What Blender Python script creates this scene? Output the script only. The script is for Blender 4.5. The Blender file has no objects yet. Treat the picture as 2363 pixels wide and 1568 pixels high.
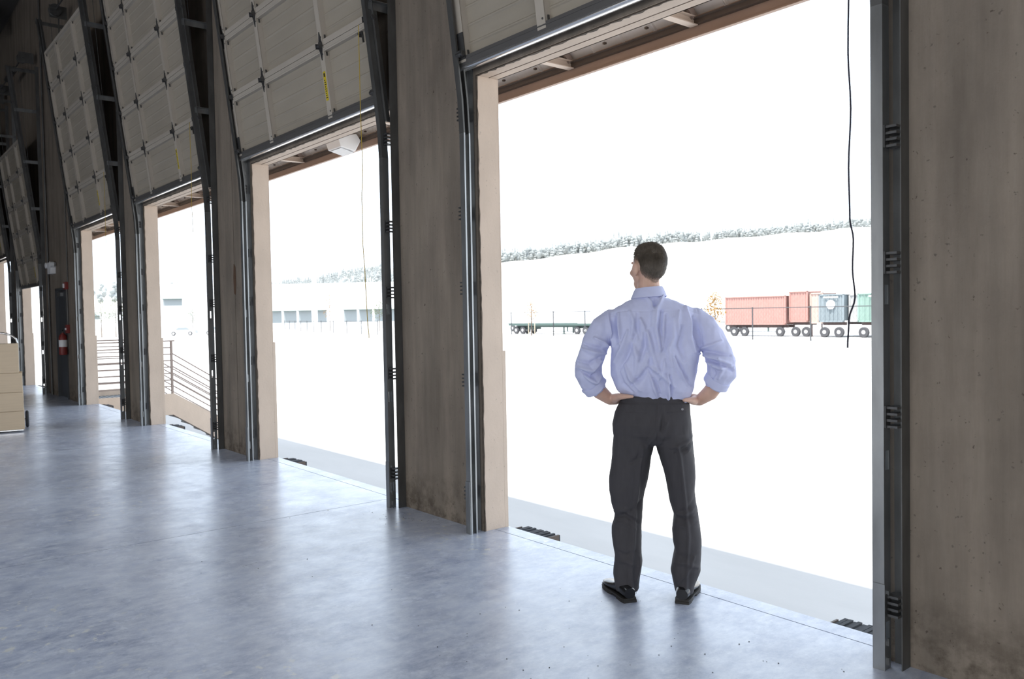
import bpy, bmesh, math, random
import numpy as np
from mathutils import Matrix, Vector, noise
random.seed(7)
C = bpy.context.scene.collection
SC = bpy.context.scene
PI = math.pi

# ------------------------------------------------------------------ camera, sky, sun, lights, exposure
cd = bpy.data.cameras.new('camera'); cam = bpy.data.objects.new('camera', cd); C.objects.link(cam)
cam.matrix_world = Matrix(((0.632447, -0.012938, 0.774495, 0), (0.774395, 0.033762, -0.631801, 0),
                           (-0.017974, 0.999346, 0.031371, 1.5), (0, 0, 0, 1)))
cd.sensor_width = 36; cd.lens = 29.034; cd.clip_end = 6000; cd.clip_start = 0.05
cd.dof.use_dof = True; cd.dof.focus_distance = 5.0; cd.dof.aperture_fstop = 5.0
SC.camera = cam

world = bpy.data.worlds.new('sky'); SC.world = world; world.use_nodes = True
bg = world.node_tree.nodes['Background']
bg.inputs[0].default_value = (0.76, 0.87, 1.0, 1); bg.inputs[1].default_value = 2.6

sd = bpy.data.lights.new('sun', 'SUN'); sd.energy = 11; sd.angle = math.radians(0.53); sd.color = (1, 0.95, 0.88)
sun = bpy.data.objects.new('sun', sd); C.objects.link(sun)
sun.rotation_euler = Vector((0.12, -1, 2.76)).to_track_quat('Z', 'Y').to_euler()

def area(name, loc, size, sizey, energy, color, direction):
    l = bpy.data.lights.new(name, 'AREA'); l.shape = 'RECTANGLE'; l.size = size; l.size_y = sizey
    l.energy = energy; l.color = color
    o = bpy.data.objects.new(name, l); C.objects.link(o); o.location = loc
    o.rotation_euler = (-Vector(direction)).to_track_quat('Z', 'Y').to_euler()
    return o
# added unseen fill lamps in front of the solid rear and end walls
for x, e in ((-14.0, 60), (-9.0, 90), (-4.0, 180), (1.0, 230), (4.5, 230)):
    area('fill_back', (x, -11.9, 1.7), 3.0, 3.0, e, (0.95, 0.97, 1.0), (0.0, 1, -0.02))
area('fill_end', (5.9, -0.8, 2.2), 3.2, 3.6, 250, (0.95, 0.97, 1.0), (-1, 0.25, -0.05))  # added side fill for the man's back; the end wall has no opening
# added fill lamps under the closed roof deck, mainly to brighten the floor
for x in (-13.0, -7.0, -1.0):
    for y in (-1.5, -6.5):
        l = area('fill_roof', (x, y, 8.6), 3.0, 1.2, 70, (0.84, 0.91, 1.0), (0, 0.0, -1)); l.data.spread = math.radians(95)

SC.view_settings.view_transform = 'Standard'; SC.view_settings.look = 'None'
SC.view_settings.gamma = 1; SC.view_settings.exposure = 0.0
SC.view_settings.use_curve_mapping = False
SC.cycles.use_denoising = True
SC.cycles.max_bounces = 10; SC.cycles.diffuse_bounces = 6

# ------------------------------------------------------------------ helpers
def lin(c):
    return tuple((v / 12.92 if v <= .04045 else ((v + .055) / 1.055) ** 2.4) for v in [x / 255 for x in c])

def mat(name, col, rough=.6, metal=0., var=0., vscale=(4, 4, 4), bump=0., bscale=60, col2=None, spec=.5, trans=0., speck=0., bdist=.004):
    m = bpy.data.materials.new(name); m.use_nodes = True
    nt = m.node_tree; N = nt.nodes; L = nt.links; b = N['Principled BSDF']
    b.inputs['Roughness'].default_value = rough; b.inputs['Metallic'].default_value = metal
    b.inputs['Specular IOR Level'].default_value = spec
    tc = N.new('ShaderNodeTexCoord')
    c2 = col2 if col2 else tuple(x * (1 - var) for x in col)
    mp = N.new('ShaderNodeMapping'); L.new(tc.outputs['Object'], mp.inputs[0]); mp.inputs['Scale'].default_value = vscale
    ns = N.new('ShaderNodeTexNoise'); L.new(mp.outputs[0], ns.inputs['Vector']); ns.inputs['Scale'].default_value = 1; ns.inputs['Detail'].default_value = 8
    cr = N.new('ShaderNodeValToRGB'); L.new(ns.outputs[0], cr.inputs[0])
    cr.color_ramp.elements[0].position = .32; cr.color_ramp.elements[1].position = .68
    cr.color_ramp.elements[0].color = (*c2, 1); cr.color_ramp.elements[1].color = (*col, 1)
    out = cr.outputs[0]
    if speck:
        n2 = N.new('ShaderNodeTexNoise'); L.new(tc.outputs['Object'], n2.inputs['Vector']); n2.inputs['Scale'].default_value = 38; n2.inputs['Detail'].default_value = 3
        r2 = N.new('ShaderNodeMapRange'); L.new(n2.outputs[0], r2.inputs[0]); r2.inputs[1].default_value = .69; r2.inputs[2].default_value = .74
        mx = N.new('ShaderNodeMixRGB'); L.new(out, mx.inputs[1]); mx.inputs[2].default_value = (*[x * (1 - speck) for x in col], 1); L.new(r2.outputs[0], mx.inputs[0]); out = mx.outputs[0]
    L.new(out, b.inputs['Base Color'])
    if bump:
        bn = N.new('ShaderNodeTexNoise'); bn.inputs['Scale'].default_value = bscale; bn.inputs['Detail'].default_value = 4; L.new(tc.outputs['Object'], bn.inputs['Vector'])
        bp = N.new('ShaderNodeBump'); bp.inputs['Strength'].default_value = bump; bp.inputs['Distance'].default_value = bdist
        L.new(bn.outputs[0], bp.inputs['Height']); L.new(bp.outputs[0], b.inputs['Normal'])
    if trans:
        tr = N.new('ShaderNodeBsdfTranslucent'); L.new(out, tr.inputs[0])
        ms = N.new('ShaderNodeMixShader'); ms.inputs[0].default_value = trans
        L.new(b.outputs[0], ms.inputs[1]); L.new(tr.outputs[0], ms.inputs[2]); L.new(ms.outputs[0], N['Material Output'].inputs[0])
    return m

M = {}
M['concrete'] = mat('raw_concrete', (.29, .243, .193), .85, var=.38, vscale=(5, 5, .7), bump=.5, bscale=70, speck=.5)
def concrete_detail():
    m = M['concrete']; nt = m.node_tree; N = nt.nodes; L = nt.links; b = N['Principled BSDF']; src_ = b.inputs['Base Color'].links[0].from_socket
    tc = N.new('ShaderNodeTexCoord')
    def nz(scale, vec, det=6):
        mp = N.new('ShaderNodeMapping'); mp.inputs['Scale'].default_value = vec; L.new(tc.outputs['Object'], mp.inputs[0])
        n = N.new('ShaderNodeTexNoise'); n.inputs['Scale'].default_value = scale; n.inputs['Detail'].default_value = det; n.inputs['Roughness'].default_value = .7; L.new(mp.outputs[0], n.inputs['Vector']); return n.outputs[0]
    def rng(v, a, b_, c=0, d=1):
        r = N.new('ShaderNodeMapRange'); L.new(v, r.inputs[0])
        for i, q in enumerate((a, b_, c, d)): r.inputs[i + 1].default_value = q
        return r.outputs[0]
    def mul(col, f, dark):
        x = N.new('ShaderNodeMixRGB'); x.blend_type = 'MULTIPLY'; L.new(f, x.inputs[0]); L.new(col, x.inputs[1]); x.inputs[2].default_value = (*dark, 1); return x.outputs[0]
    c = mul(src_, rng(nz(30, (1, 1, .08)), .35, .80), (.84, .82, .80))          # fine vertical board grain
    c = mul(c, rng(nz(2.2, (1, 1, .8)), .45, .75), (.80, .79, .80))
    c = mul(c, rng(nz(22, (1, 1, 1), 3), .66, .70), (.45, .42, .40))           # bug holes
    sp = N.new('ShaderNodeSeparateXYZ'); L.new(tc.outputs['Object'], sp.inputs[0])
    low = rng(sp.outputs[2], .0, .38, 1, 0); q = N.new('ShaderNodeMath'); q.operation = 'MULTIPLY'; L.new(low, q.inputs[0]); L.new(rng(nz(9, (1, 1, 1)), .42, .62), q.inputs[1])
    c = mul(c, q.outputs[0], (.35, .32, .28))                                   # dirt splashed along the foot
    L.new(c, b.inputs['Base Color'])
concrete_detail()
M['concrete_dark'] = mat('joint_filler', (.05, .045, .04), .9)
M['beige'] = mat('beige_paint', (.62, .50, .40), .7, var=.10, vscale=(6, 6, 3), bump=.35, bscale=45, speck=.25)
M['caulk'] = mat('old_caulk', (.10, .075, .055), .9, var=.5, vscale=(30, 30, 30))
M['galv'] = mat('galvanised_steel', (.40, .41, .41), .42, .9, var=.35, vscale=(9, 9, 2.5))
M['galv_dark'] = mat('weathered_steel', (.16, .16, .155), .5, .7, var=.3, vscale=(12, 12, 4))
M['hardware'] = mat('hinge_steel', (.13, .13, .13), .5, .8, var=.3, vscale=(30, 30, 30))
M['door'] = mat('door_white', (.40, .355, .285), .5, var=.10, vscale=(2, 2, 7), bump=.15, bscale=18)
M['stile'] = mat('stile_white', (.50, .45, .38), .45, var=.08)
M['seal'] = mat('bright_aluminium_seal', (.86, .86, .86), .22, .9)
M['retainer'] = mat('seal_retainer', (.13, .125, .12), .45, .3)
M['yellow'] = mat('yellow_sticker', (.65, .50, .03), .5)
M['black'] = mat('black_print', (.02, .02, .02), .5)
M['rope_y'] = mat('yellow_rope', (.55, .38, .05), .8)
M['rope_k'] = mat('dark_rope', (.025, .025, .04), .8)
M['rubber'] = mat('black_rubber', (.05, .055, .065), .8, var=.4, vscale=(30, 30, 30))
M['ceiling'] = mat('dark_roof_deck', (.10, .09, .08), .9)
M['deck'] = mat('canopy_deck', (.80, .79, .78), .6, var=.1)
M['fascia'] = mat('canopy_beige', (.42, .30, .235), .6, var=.08)
M['beam'] = mat('canopy_beam_cream', (.60, .50, .42), .6)
M['darksteel'] = mat('dark_brown_steel', (.10, .075, .06), .6)
M['white'] = mat('white_paint', (.85, .85, .85), .5, var=.05)
M['red'] = mat('red_enamel', (.22, .03, .025), .4)
M['doorgrey'] = mat('charcoal_door_paint', (.06, .065, .07), .5)
M['chrome'] = mat('chrome_tube', (.7, .7, .7), .12, 1.)
M['card'] = mat('cardboard', (.66, .52, .36), .8, var=.08, vscale=(2, 2, 40), bump=.1, bscale=40)
M['tape'] = mat('card_edge', (.42, .30, .18), .8)
M['rail'] = mat('rail_brown_paint', (.28, .22, .19), .6)
M['grate'] = mat('landing_grating', (.30, .33, .36), .6, .4)

def floor_material():
    m = bpy.data.materials.new('polished_concrete'); m.use_nodes = True
    nt = m.node_tree; N = nt.nodes; L = nt.links; b = N['Principled BSDF']
    tc = N.new('ShaderNodeTexCoord')
    def nz(scale, detail, vec=(1, 1, 1), rough=.55):
        mp = N.new('ShaderNodeMapping'); mp.inputs['Scale'].default_value = vec; L.new(tc.outputs['Object'], mp.inputs[0])
        n = N.new('ShaderNodeTexNoise'); n.inputs['Scale'].default_value = scale; n.inputs['Detail'].default_value = detail
        n.inputs['Roughness'].default_value = rough; L.new(mp.outputs[0], n.inputs['Vector']); return n.outputs[0]
    def rng(v, a, b_, c=0, d=1):
        r = N.new('ShaderNodeMapRange'); L.new(v, r.inputs[0])
        for i, q in enumerate((a, b_, c, d)): r.inputs[i + 1].default_value = q
        return r.outputs[0]
    def mix(f, a, c2):
        x = N.new('ShaderNodeMixRGB'); L.new(f, x.inputs[0])
        if isinstance(a, tuple): x.inputs[1].default_value = (*a, 1)
        else: L.new(a, x.inputs[1])
        if isinstance(c2, tuple): x.inputs[2].default_value = (*c2, 1)
        else: L.new(c2, x.inputs[2])
        return x.outputs[0]
    c = mix(rng(nz(1.3, 12, rough=.70), .34, .66), (.11, .145, .27), (.42, .47, .60))
    c = mix(rng(nz(9, 10, (1.5, .8, 1), rough=.8), .32, .74), c, (.66, .69, .74))
    blot = N.new('ShaderNodeMath'); blot.operation = 'MULTIPLY'
    L.new(rng(nz(15, 4), .60, .66), blot.inputs[0]); L.new(rng(nz(.5, 2), .54, .62), blot.inputs[1])
    c = mix(blot.outputs[0], c, (.62, .62, .60))
    L.new(c, b.inputs['Base Color'])
    L.new(rng(nz(3.0, 8, rough=.7), .3, .7, .26, .46), b.inputs['Roughness'])
    b.inputs['Specular IOR Level'].default_value = .85; b.inputs['Coat Weight'].default_value = .38; b.inputs['Coat IOR'].default_value = 1.5
    L.new(rng(nz(4.0, 8, rough=.7), .3, .7, .16, .34), b.inputs['Coat Roughness'])
    bp = N.new('ShaderNodeBump'); bp.inputs['Strength'].default_value = .25; bp.inputs['Distance'].default_value = .004
    L.new(nz(7, 5), bp.inputs['Height']); L.new(bp.outputs[0], b.inputs['Normal'])
    return m
M['floor'] = floor_material()
M['ground'] = mat('outdoor_concrete', (.46, .455, .45), .9, var=.10, vscale=(.5, 1.5, 1), bump=.2, bscale=20)

class MB:
    def __init__(s): s.v = []; s.f = []
    def box(s, x0, x1, y0, y1, z0, z1):
        n = len(s.v)
        s.v += [(x, y, z) for z in (z0, z1) for y in (y0, y1) for x in (x0, x1)]
        s.f += [tuple(n + i for i in q) for q in ((0, 2, 3, 1), (4, 5, 7, 6), (0, 1, 5, 4), (2, 6, 7, 3), (0, 4, 6, 2), (1, 3, 7, 5))]
        return s
    def bar(s, a, b, w, h, up=(0, 0, 1)):
        a = Vector(a); b = Vector(b); d = (b - a).normalized(); u = Vector(up)
        if abs(d.dot(u)) > .98: u = Vector((0, 1, 0))
        r = d.cross(u).normalized(); u = r.cross(d).normalized(); n = len(s.v)
        for p in (a, b):
            for i, j in ((-1, -1), (1, -1), (-1, 1), (1, 1)):
                s.v.append(tuple(p + r * i * w / 2 + u * j * h / 2))
        s.f += [tuple(n + i for i in q) for q in ((0, 2, 3, 1), (4, 5, 7, 6), (0, 1, 5, 4), (2, 6, 7, 3), (0, 4, 6, 2), (1, 3, 7, 5))]
        return s
    def prism(s, pts, axis, lo, hi):     # 2-D polygon extruded along an axis
        n = len(s.v); k = len(pts)
        for c in (lo, hi):
            for a, b in pts:
                s.v.append({'x': (c, a, b), 'y': (a, c, b), 'z': (a, b, c)}[axis])
        s.f += [tuple(n + i for i in reversed(range(k))), tuple(n + k + i for i in range(k))]
        s.f += [(n + i, n + (i + 1) % k, n + k + (i + 1) % k, n + k + i) for i in range(k)]
        return s
    def loft(s, rings, cap=True):
        n = len(s.v); k = len(rings[0])
        for r in rings: s.v += [tuple(p) for p in r]
        for i in range(len(rings) - 1):
            for j in range(k):
                s.f.append((n + i * k + j, n + i * k + (j + 1) % k, n + (i + 1) * k + (j + 1) % k, n + (i + 1) * k + j))
        if cap:
            s.f.append(tuple(n + j for j in reversed(range(k)))); m = n + (len(rings) - 1) * k
            s.f.append(tuple(m + j for j in range(k)))
        return s
    def tube(s, pts, r, k=8):
        P = [Vector(p) for p in pts]; rings = []
        R = r if isinstance(r, (list, tuple)) else [r] * len(P)
        t0 = (P[1] - P[0]).normalized(); u = t0.orthogonal().normalized()
        for i, p in enumerate(P):
            t = (P[min(i + 1, len(P) - 1)] - P[max(i - 1, 0)]).normalized()
            u = (u - t * u.dot(t)).normalized(); w = t.cross(u)
            rings.append([p + (u * math.cos(2 * PI * j / k) + w * math.sin(2 * PI * j / k)) * R[i] for j in range(k)])
        return s.loft(rings)
    def lathe(s, prof, k=20, c=(0, 0, 0), axis='z'):
        rings = []
        for r, z in prof:
            q = []
            for j in range(k):
                a = 2 * PI * j / k; x, y = r * math.cos(a), r * math.sin(a)
                p = (x, y, z) if axis == 'z' else ((z, x, y) if axis == 'x' else (x, z, y))
                q.append((p[0] + c[0], p[1] + c[1], p[2] + c[2]))
            rings.append(q)
        return s.loft(rings)
    def ell(s, c, r, k=16, rot=None):
        rings = []
        for i in range(1, 12):
            th = PI * i / 12; q = []
            for j in range(k):
                a = 2 * PI * j / k
                v = Vector((r[0] * math.sin(th) * math.cos(a), r[1] * math.sin(th) * math.sin(a), -r[2] * math.cos(th)))
                if rot: v = rot @ v
                q.append(Vector(c) + v)
            rings.append(q)
        return s.loft(rings)
    def mesh(s, name='m'):
        me = bpy.data.meshes.new(name); me.from_pydata(s.v, [], s.f); me.update()
        bm = bmesh.new(); bm.from_mesh(me); bmesh.ops.recalc_face_normals(bm, faces=bm.faces); bm.to_mesh(me); bm.free()
        return me
    def build(s, name, m, parent=None, smooth=False, bevel=0, loc=None):
        me = s.mesh(name); me.materials.append(M[m] if isinstance(m, str) else m)
        if smooth:
            me.polygons.foreach_set('use_smooth', [True] * len(me.polygons))
            try: me.set_sharp_from_angle(angle=math.radians(40))
            except Exception: pass
        o = bpy.data.objects.new(name, me); C.objects.link(o); o.parent = parent
        if loc: o.location = loc
        if bevel:
            b = o.modifiers.new('bevel', 'BEVEL'); b.width = bevel; b.segments = 2; b.limit_method = 'ANGLE'
        return o

def tag(o, label=None, cat=None, group=None, kind=None):
    if label: o['label'] = label
    if cat: o['category'] = cat
    if group: o['group'] = group
    if kind: o['kind'] = kind
    return o
def empty(name, loc, rot=(0, 0, 0), **k):
    o = bpy.data.objects.new(name, None); o.empty_display_size = .1; C.objects.link(o)
    o.location = loc; o.rotation_euler = rot; return tag(o, **k)
def inst(o, parent, loc=None, name=None):
    c = o.copy(); C.objects.link(c); c.parent = parent
    if loc is not None: c.location = loc
    return c
def copy_tree(o, parent=None):
    c = o.copy(); C.objects.link(c); c.parent = parent
    for ch in list(o.children): copy_tree(ch, c)
    return c

# ------------------------------------------------------------------ the building shell
Y0, Y1, YL = 3.41, 3.59, 3.62        # inner face, outer face, outer face of the low ledge
HL = 3.12                            # head height of the openings
XL = [-4.513, -8.445, -12.375, -16.30, -22.50, -26.43]
WO = 2.82
NTH = ['nearest', 'second', 'third', 'fourth', 'fifth', 'sixth']
# front wall: piers and header strip, with a recessed panel joint on some piers
w = MB()
edges = [6.0]
for x in XL: edges += [x + WO, x]
edges.append(-34.0)
PD0, PD1 = -18.60, -17.66            # personnel door opening between the fourth and fifth doorways
joints = [-9.0, -17.25, -0.9, 2.6]
for i in range(0, len(edges), 2):
    hi, lo = edges[i], edges[i + 1]
    cuts = [lo] + sorted(j for j in joints if lo < j < hi) + [hi]
    for k in range(len(cuts) - 1):
        a = cuts[k] + (.007 if k else .006); b = cuts[k + 1] - (.007 if k < len(cuts) - 2 else .006)
        if a < PD0 and b > PD1:
            w.box(a, PD0, Y0, Y1, -1.2, 9.9); w.box(PD1, b, Y0, Y1, -1.2, 9.9)
            w.box(PD0, PD1, Y0, Y1, 2.16, 9.9); w.box(PD0, PD1, Y0, Y1, -1.2, -.001)
        else:
            w.box(a, b, Y0, Y1, -1.2, 9.9)
for i in range(len(XL)):
    w.box(XL[i] - .006, XL[i] + WO + .006, Y0, Y1, HL + .006, 9.9)
    w.box(XL[i] - .02, XL[i] + WO + .02, Y0 + .12, Y1, -1.2, -.16)
wf = w.build('wall_front', 'concrete'); tag(wf, 'raw grey-brown tilt-up concrete wall with piers between the dock doorways', kind='structure')
j = MB()
for x in joints: j.box(x - .007, x + .007, Y0 + .012, Y1 - .01, 0, 9.8)
j.build('joint_filler', 'concrete_dark', wf)
st = MB(); st.prism([(-9.02, 1.78), (-8.985, 1.76), (-8.96, 1.86), (-8.97, 2.07), (-9.01, 2.10), (-9.03, 1.95)], 'y', Y0 - .004, Y0 + .002)
st.build('stain', mat('rust_stain', (.10, .055, .03), .9), wf)
we = MB()
for i in range(0, len(edges), 2):
    hi, lo = edges[i], edges[i + 1]
    if i < 2: hi = 8.0
    segs = [(lo, PD0), (PD1, hi)] if lo < PD0 < hi else [(lo, hi)]
    for a, b in segs:
        we.box(a, b, Y1, Y1 + .008, 1.24, HL); we.box(a, b, Y1, YL, -1.2, 1.24)
we.box(-34, 8, Y1, Y1 + .008, HL, 9.9)
for i in range(len(XL)): we.box(XL[i], XL[i] + WO, Y1, YL, -1.2, -.16)
tag(we.build('wall_exterior', 'beige'), 'beige painted outer face of the dock wall with a low ledge', kind='structure')

# floor: slabs with recessed saw joints, steel-edged sill strip along the doorways
fl = empty('floor', (0, 0, 0), kind='structure', label='polished blue-grey concrete warehouse floor')
fb = MB(); fb.box(-34, 6, -12, Y0 + .12, -.16, -.012); fb.build('slab_base', 'concrete_dark', fl)
cuts = [-34, -28, -21.9, -16.2, -10.78, -5.865, -.2, 6]
for k in range(len(cuts) - 1):
    for y0, y1 in ((-12, -4.4), (-4.4, 3.5)):
        m = MB(); m.box(cuts[k] + .003, cuts[k + 1] - .003, y0 + (.003 if y0 > -12 else 0), y1 - .003, -.1, 0); m.build('slab', 'floor', fl)
for i in range(len(XL)):
    m = MB(); m.box(XL[i] + .001, XL[i] + WO - .001, 3.503, YL, -.16, 0); m.build('sill', 'floor', fl)

for nm, b, lab in (('wall_left', (-34.2, -34, -12.2, 3.6, -.2, 9), 'far end wall of the warehouse'), ('wall_right', (6, 6.2, -12.2, 3.6, -.2, 9), 'near end wall of the warehouse'), ('wall_back', (-34, 6, -12.2, -12, -.2, 9), 'rear wall of the warehouse')):
    m = MB(); m.box(*b); tag(m.build(nm, 'concrete'), lab, kind='structure')
ce = MB(); ce.box(-34, 6, -12, Y0, 8.75, 8.95); co = ce.build('ceiling', 'ceiling'); tag(co, 'dark roof deck carried on dark beams', kind='structure')
bmz = MB().box(-.12, .12, -11.9, Y0 - .3, 8.15, 8.75).build('beam', 'ceiling', co, loc=(-22.3, 0, 0))
for x in (-30, -16, -10, -4, 2): inst(bmz, co, (x, 0, 0))
MB().box(-34, 6, 2.2, 2.5, 8.3, 8.74).build('joist_girder', 'ceiling', co)

# trims: painted reveals of the doorways, with ragged caulk along the inner arris
def ragged(path_fn, n, amp, seed):
    rnd = random.Random(seed); m = MB(); rings = []
    for i in range(n + 1):
        t = i / n; p, a, b = path_fn(t); q = amp * (0.35 + rnd.random())
        p = Vector(p); a = Vector(a); b = Vector(b)
        rings.append([p - a * .003 - b * .003, p + a * q - b * .003, p + a * q * .8 + b * .004, p - a * .003 + b * .006])
    return m.loft(rings)
for i, x in enumerate(XL):
    m = MB(); xr = x + WO
    m.box(x - .006, x, Y0, Y1 - .001, 0, HL); m.box(xr, xr + .006, Y0, Y1 - .001, 0, HL)
    m.box(x, xr, Y0, 3.512, HL, HL + .006); m.box(x, xr, 3.524, Y1 + .008, HL, HL + .006)
    t = m.build('trim_%d' % (i + 1), 'beige'); tag(t, 'beige painted reveal around the %s doorway' % NTH[i], kind='structure')
    ragged(lambda s: ((x, Y0, .0 + s * HL), (0, 1, 0), (1, 0, 0)), 60, .010, i).build('caulk_bead', 'caulk', t)
    ragged(lambda s: ((x + s * WO, Y0, HL), (0, 1, 0), (0, 0, -1)), 90, .024, i + 9).build('caulk_bead', 'caulk', t)
    MB().box(x, xr, 3.512, 3.524, HL + .004, HL + .012).build('groove', 'concrete_dark', t)

# ------------------------------------------------------------------ overhead sectional doors
LEAN = math.atan(.12)
PW = WO + .06
def rot_y_cyl(m, c, r, l, k=12):   # cylinder along x
    return m.lathe([(r * .6, -l / 2), (r, -l / 2 + .002), (r, l / 2 - .002), (r * .6, l / 2)], k, c, 'x')
def make_door():
    root = empty('overhead_door', (0, 0, 0))
    H = .607
    prof = [(.045, .0)]
    z = .07
    pts = []
    for k in range(4):
        zc = .07 + (H - .14) * (k + .5) / 4
        pts += [(.045, zc - .012), (.0385, zc - .004), (.0385, zc + .004), (.045, zc + .012)]
    prof = [(.045, .045)] + pts + [(.045, H - .045)]
    for s in range(5):
        m = MB()
        poly = prof + [(.052, H - .002), (.052, .002)]
        m.prism(poly, 'x', 0, PW)
        p = m.build('panel', 'door', root, loc=(0, 0, s * H))
        for z0, z1 in ((.002, .048), (H - .048, H - .002)):
            r = MB(); r.box(0, PW, 0, .052, z0, z1)
            if z0 > .1: r.box(0, PW, -.004, 0, z0 + .012, z0 + .026)
            r.build('rail', 'stile', p)
        for xs in (0.0, .80, 2.02, PW - .075):
            r = MB(); r.box(xs, xs + .075, -.006, -.001, .012, H - .012); r.box(xs, xs + .006, -.006, .045, .05, H - .05); r.box(xs + .069, xs + .075, -.006, .045, .05, H - .05)
            r.box(xs + .006, xs + .069, .005, .045, .05, .09)
            r.build('stile', 'stile', p)
            b = MB(); rb = [( .0, .07), (.0, H - .07)]
            for zz in (.07, H - .07):
                b.lathe([(.002, -.002), (.007, -.001), (.007, .003), (.002, .004)], 8, (xs + .055, -.008, zz), 'y')
                b.box(xs + .077, xs + .083, .012, .026, zz - .016, zz + .016)
            b.build('bolt', 'hardware', p)
    for s in range(1, 5):
        for xi, xs in enumerate((0.02, .835, 2.055, PW - .03)):
            m = MB()
            m.prism([(-.004, -.115), (.004, -.115), (.020, -.045), (.030, -.02), (.030, .02), (.020, .045), (.004, .115), (-.004, .115), (-.020, .045), (-.030, .02), (-.030, -.02), (-.020, -.045)], 'y', -.011, -.006)
            rot_y_cyl(m, (0, -.024, 0), .013, .062); m.box(-.032, -.022, -.04, -.008, -.02, .022); m.box(.022, .032, -.04, -.008, -.02, .022)
            if xi in (0, 3):
                sg = -1 if xi == 0 else 1
                rot_y_cyl(m, (sg * .045, -.012 + .02, 0), .007, .06); rot_y_cyl(m, (sg * .070, .008, 0), .023, .014)
                m.box(-.045, .045, -.014, -.006, -.03, .03)
            m.build('hinge', 'hardware', root, loc=(xs, 0, s * H))
    m = MB(); m.box(0, PW, -.004, .055, -.008, .05); m.box(0, PW, -.008, -.004, .028, .036); m.build('seal_retainer', 'retainer', root)
    m = MB(); m.prism([(.052, -.008), (.054, -.024), (.050, -.034), (.030, -.038), (.010, -.038), (-.004, -.034), (-.010, -.026), (-.010, -.014), (-.004, -.006)], 'x', -.015, PW + .01)
    m.build('bottom_seal', 'seal', root, smooth=True)
    for xs in (.02, PW - .08):
        m = MB(); m.box(xs, xs + .06, -.014, -.006, .03, .20); rot_y_cyl(m, (xs + .03, -.03, .06), .018, .07)
        m.box(xs + .01, xs + .05, -.045, -.01, .04, .08); m.build('corner_bracket', 'hardware', root)
    m = MB(); m.box(2.035, 2.075, -.0085, -.006, .16, .40); sk = m.build('warning_sticker', 'yellow', root)
    t = MB()
    for k in range(9): t.box(2.041 + .004 * (k % 2), 2.069 - .005 * ((k * 7) % 3), -.0095, -.0084, .18 + .018 * k, .187 + .018 * k)
    t.box(2.045, 2.066, -.0095, -.0084, .355, .385); t.build('printed_lines', 'black', sk)
    m = MB(); m.box(PW - .16, PW - .10, -.035, -.02, .52, .535); m.box(PW - .15, PW - .14, -.035, 0, .50, .535); m.bar((PW - .10, -.028, .53), (PW - .095, -.03, .45), .012, .012)
    m.build('rope_cleat', 'hardware', root)
    return root
door_src = make_door()
drop = [0, 0, 0, 0, .86, 0]
ropes = [(2.83, [(0, 0), (.003, -1.0), (-.004, -1.4), (.006, -1.62), (-.004, -1.85), (.0, -2.05), (.014, -2.13), (.01, -2.25), (.02, -2.36), (-.006, -2.45), (-.012, -2.56)], 'rope_k', .0036),
         (2.83 - .10, [(0, 0), (.0, -.6), (.01, -1.1), (-.012, -1.35), (-.01, -1.7), (.01, -1.9), (.03, -2.25), (.05, -2.42)], 'rope_y', .003),
         (2.83 - .12, [(0, 0), (.01, -.5), (-.01, -.9), (.01, -1.25)], 'rope_y', .003),
         (2.83 - .12, [(0, 0), (.01, -.5), (-.01, -.9), (.0, -1.2)], 'rope_y', .003), None, None]
for i, x in enumerate(XL):
    d = door_src if i == 0 else copy_tree(door_src)
    z = 3.172 - drop[i]
    d.location = (x - .03, 3.30 + (.10 if i == 4 else 0), z); d.rotation_euler = (LEAN, 0, 0)
    tag(d, ('white sectional overhead door pulled half down over the fifth doorway' if i == 4 else
            'white sectional overhead door rolled up above the %s doorway%s' % (NTH[i], ', black rope hanging' if i == 0 else '')), 'overhead door', 'overhead doors along the wall')
for i, x in enumerate(XL):
    if ropes[i]:
        rx, pts, mt, r = ropes[i]
        zt = 3.75; yt = 3.19
        if i == 0: zt = 3.9; yt = 3.10
        P = [(x + rx + a, yt, zt + b) for a, b in pts]
        # finer path
        Q = []
        for k in range(len(P) - 1):
            for s in range(4): Q.append(tuple(P[k][c] + (P[k + 1][c] - P[k][c]) * (3 * (s / 4) ** 2 - 2 * (s / 4) ** 3 if c == 0 else s / 4) for c in range(3)))
        Q.append(P[-1])
        o = MB().tube(Q, r, 6).build('pull_rope', mt, None, smooth=True)
        tag(o, ['long dark wavy rope hanging in the nearest doorway', 'thin yellow pull rope hanging in the second doorway', 'thin yellow pull rope hanging at the third doorway', 'thin yellow pull rope hanging at the fourth doorway'][i], 'rope', 'pull ropes of the doors')

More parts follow.
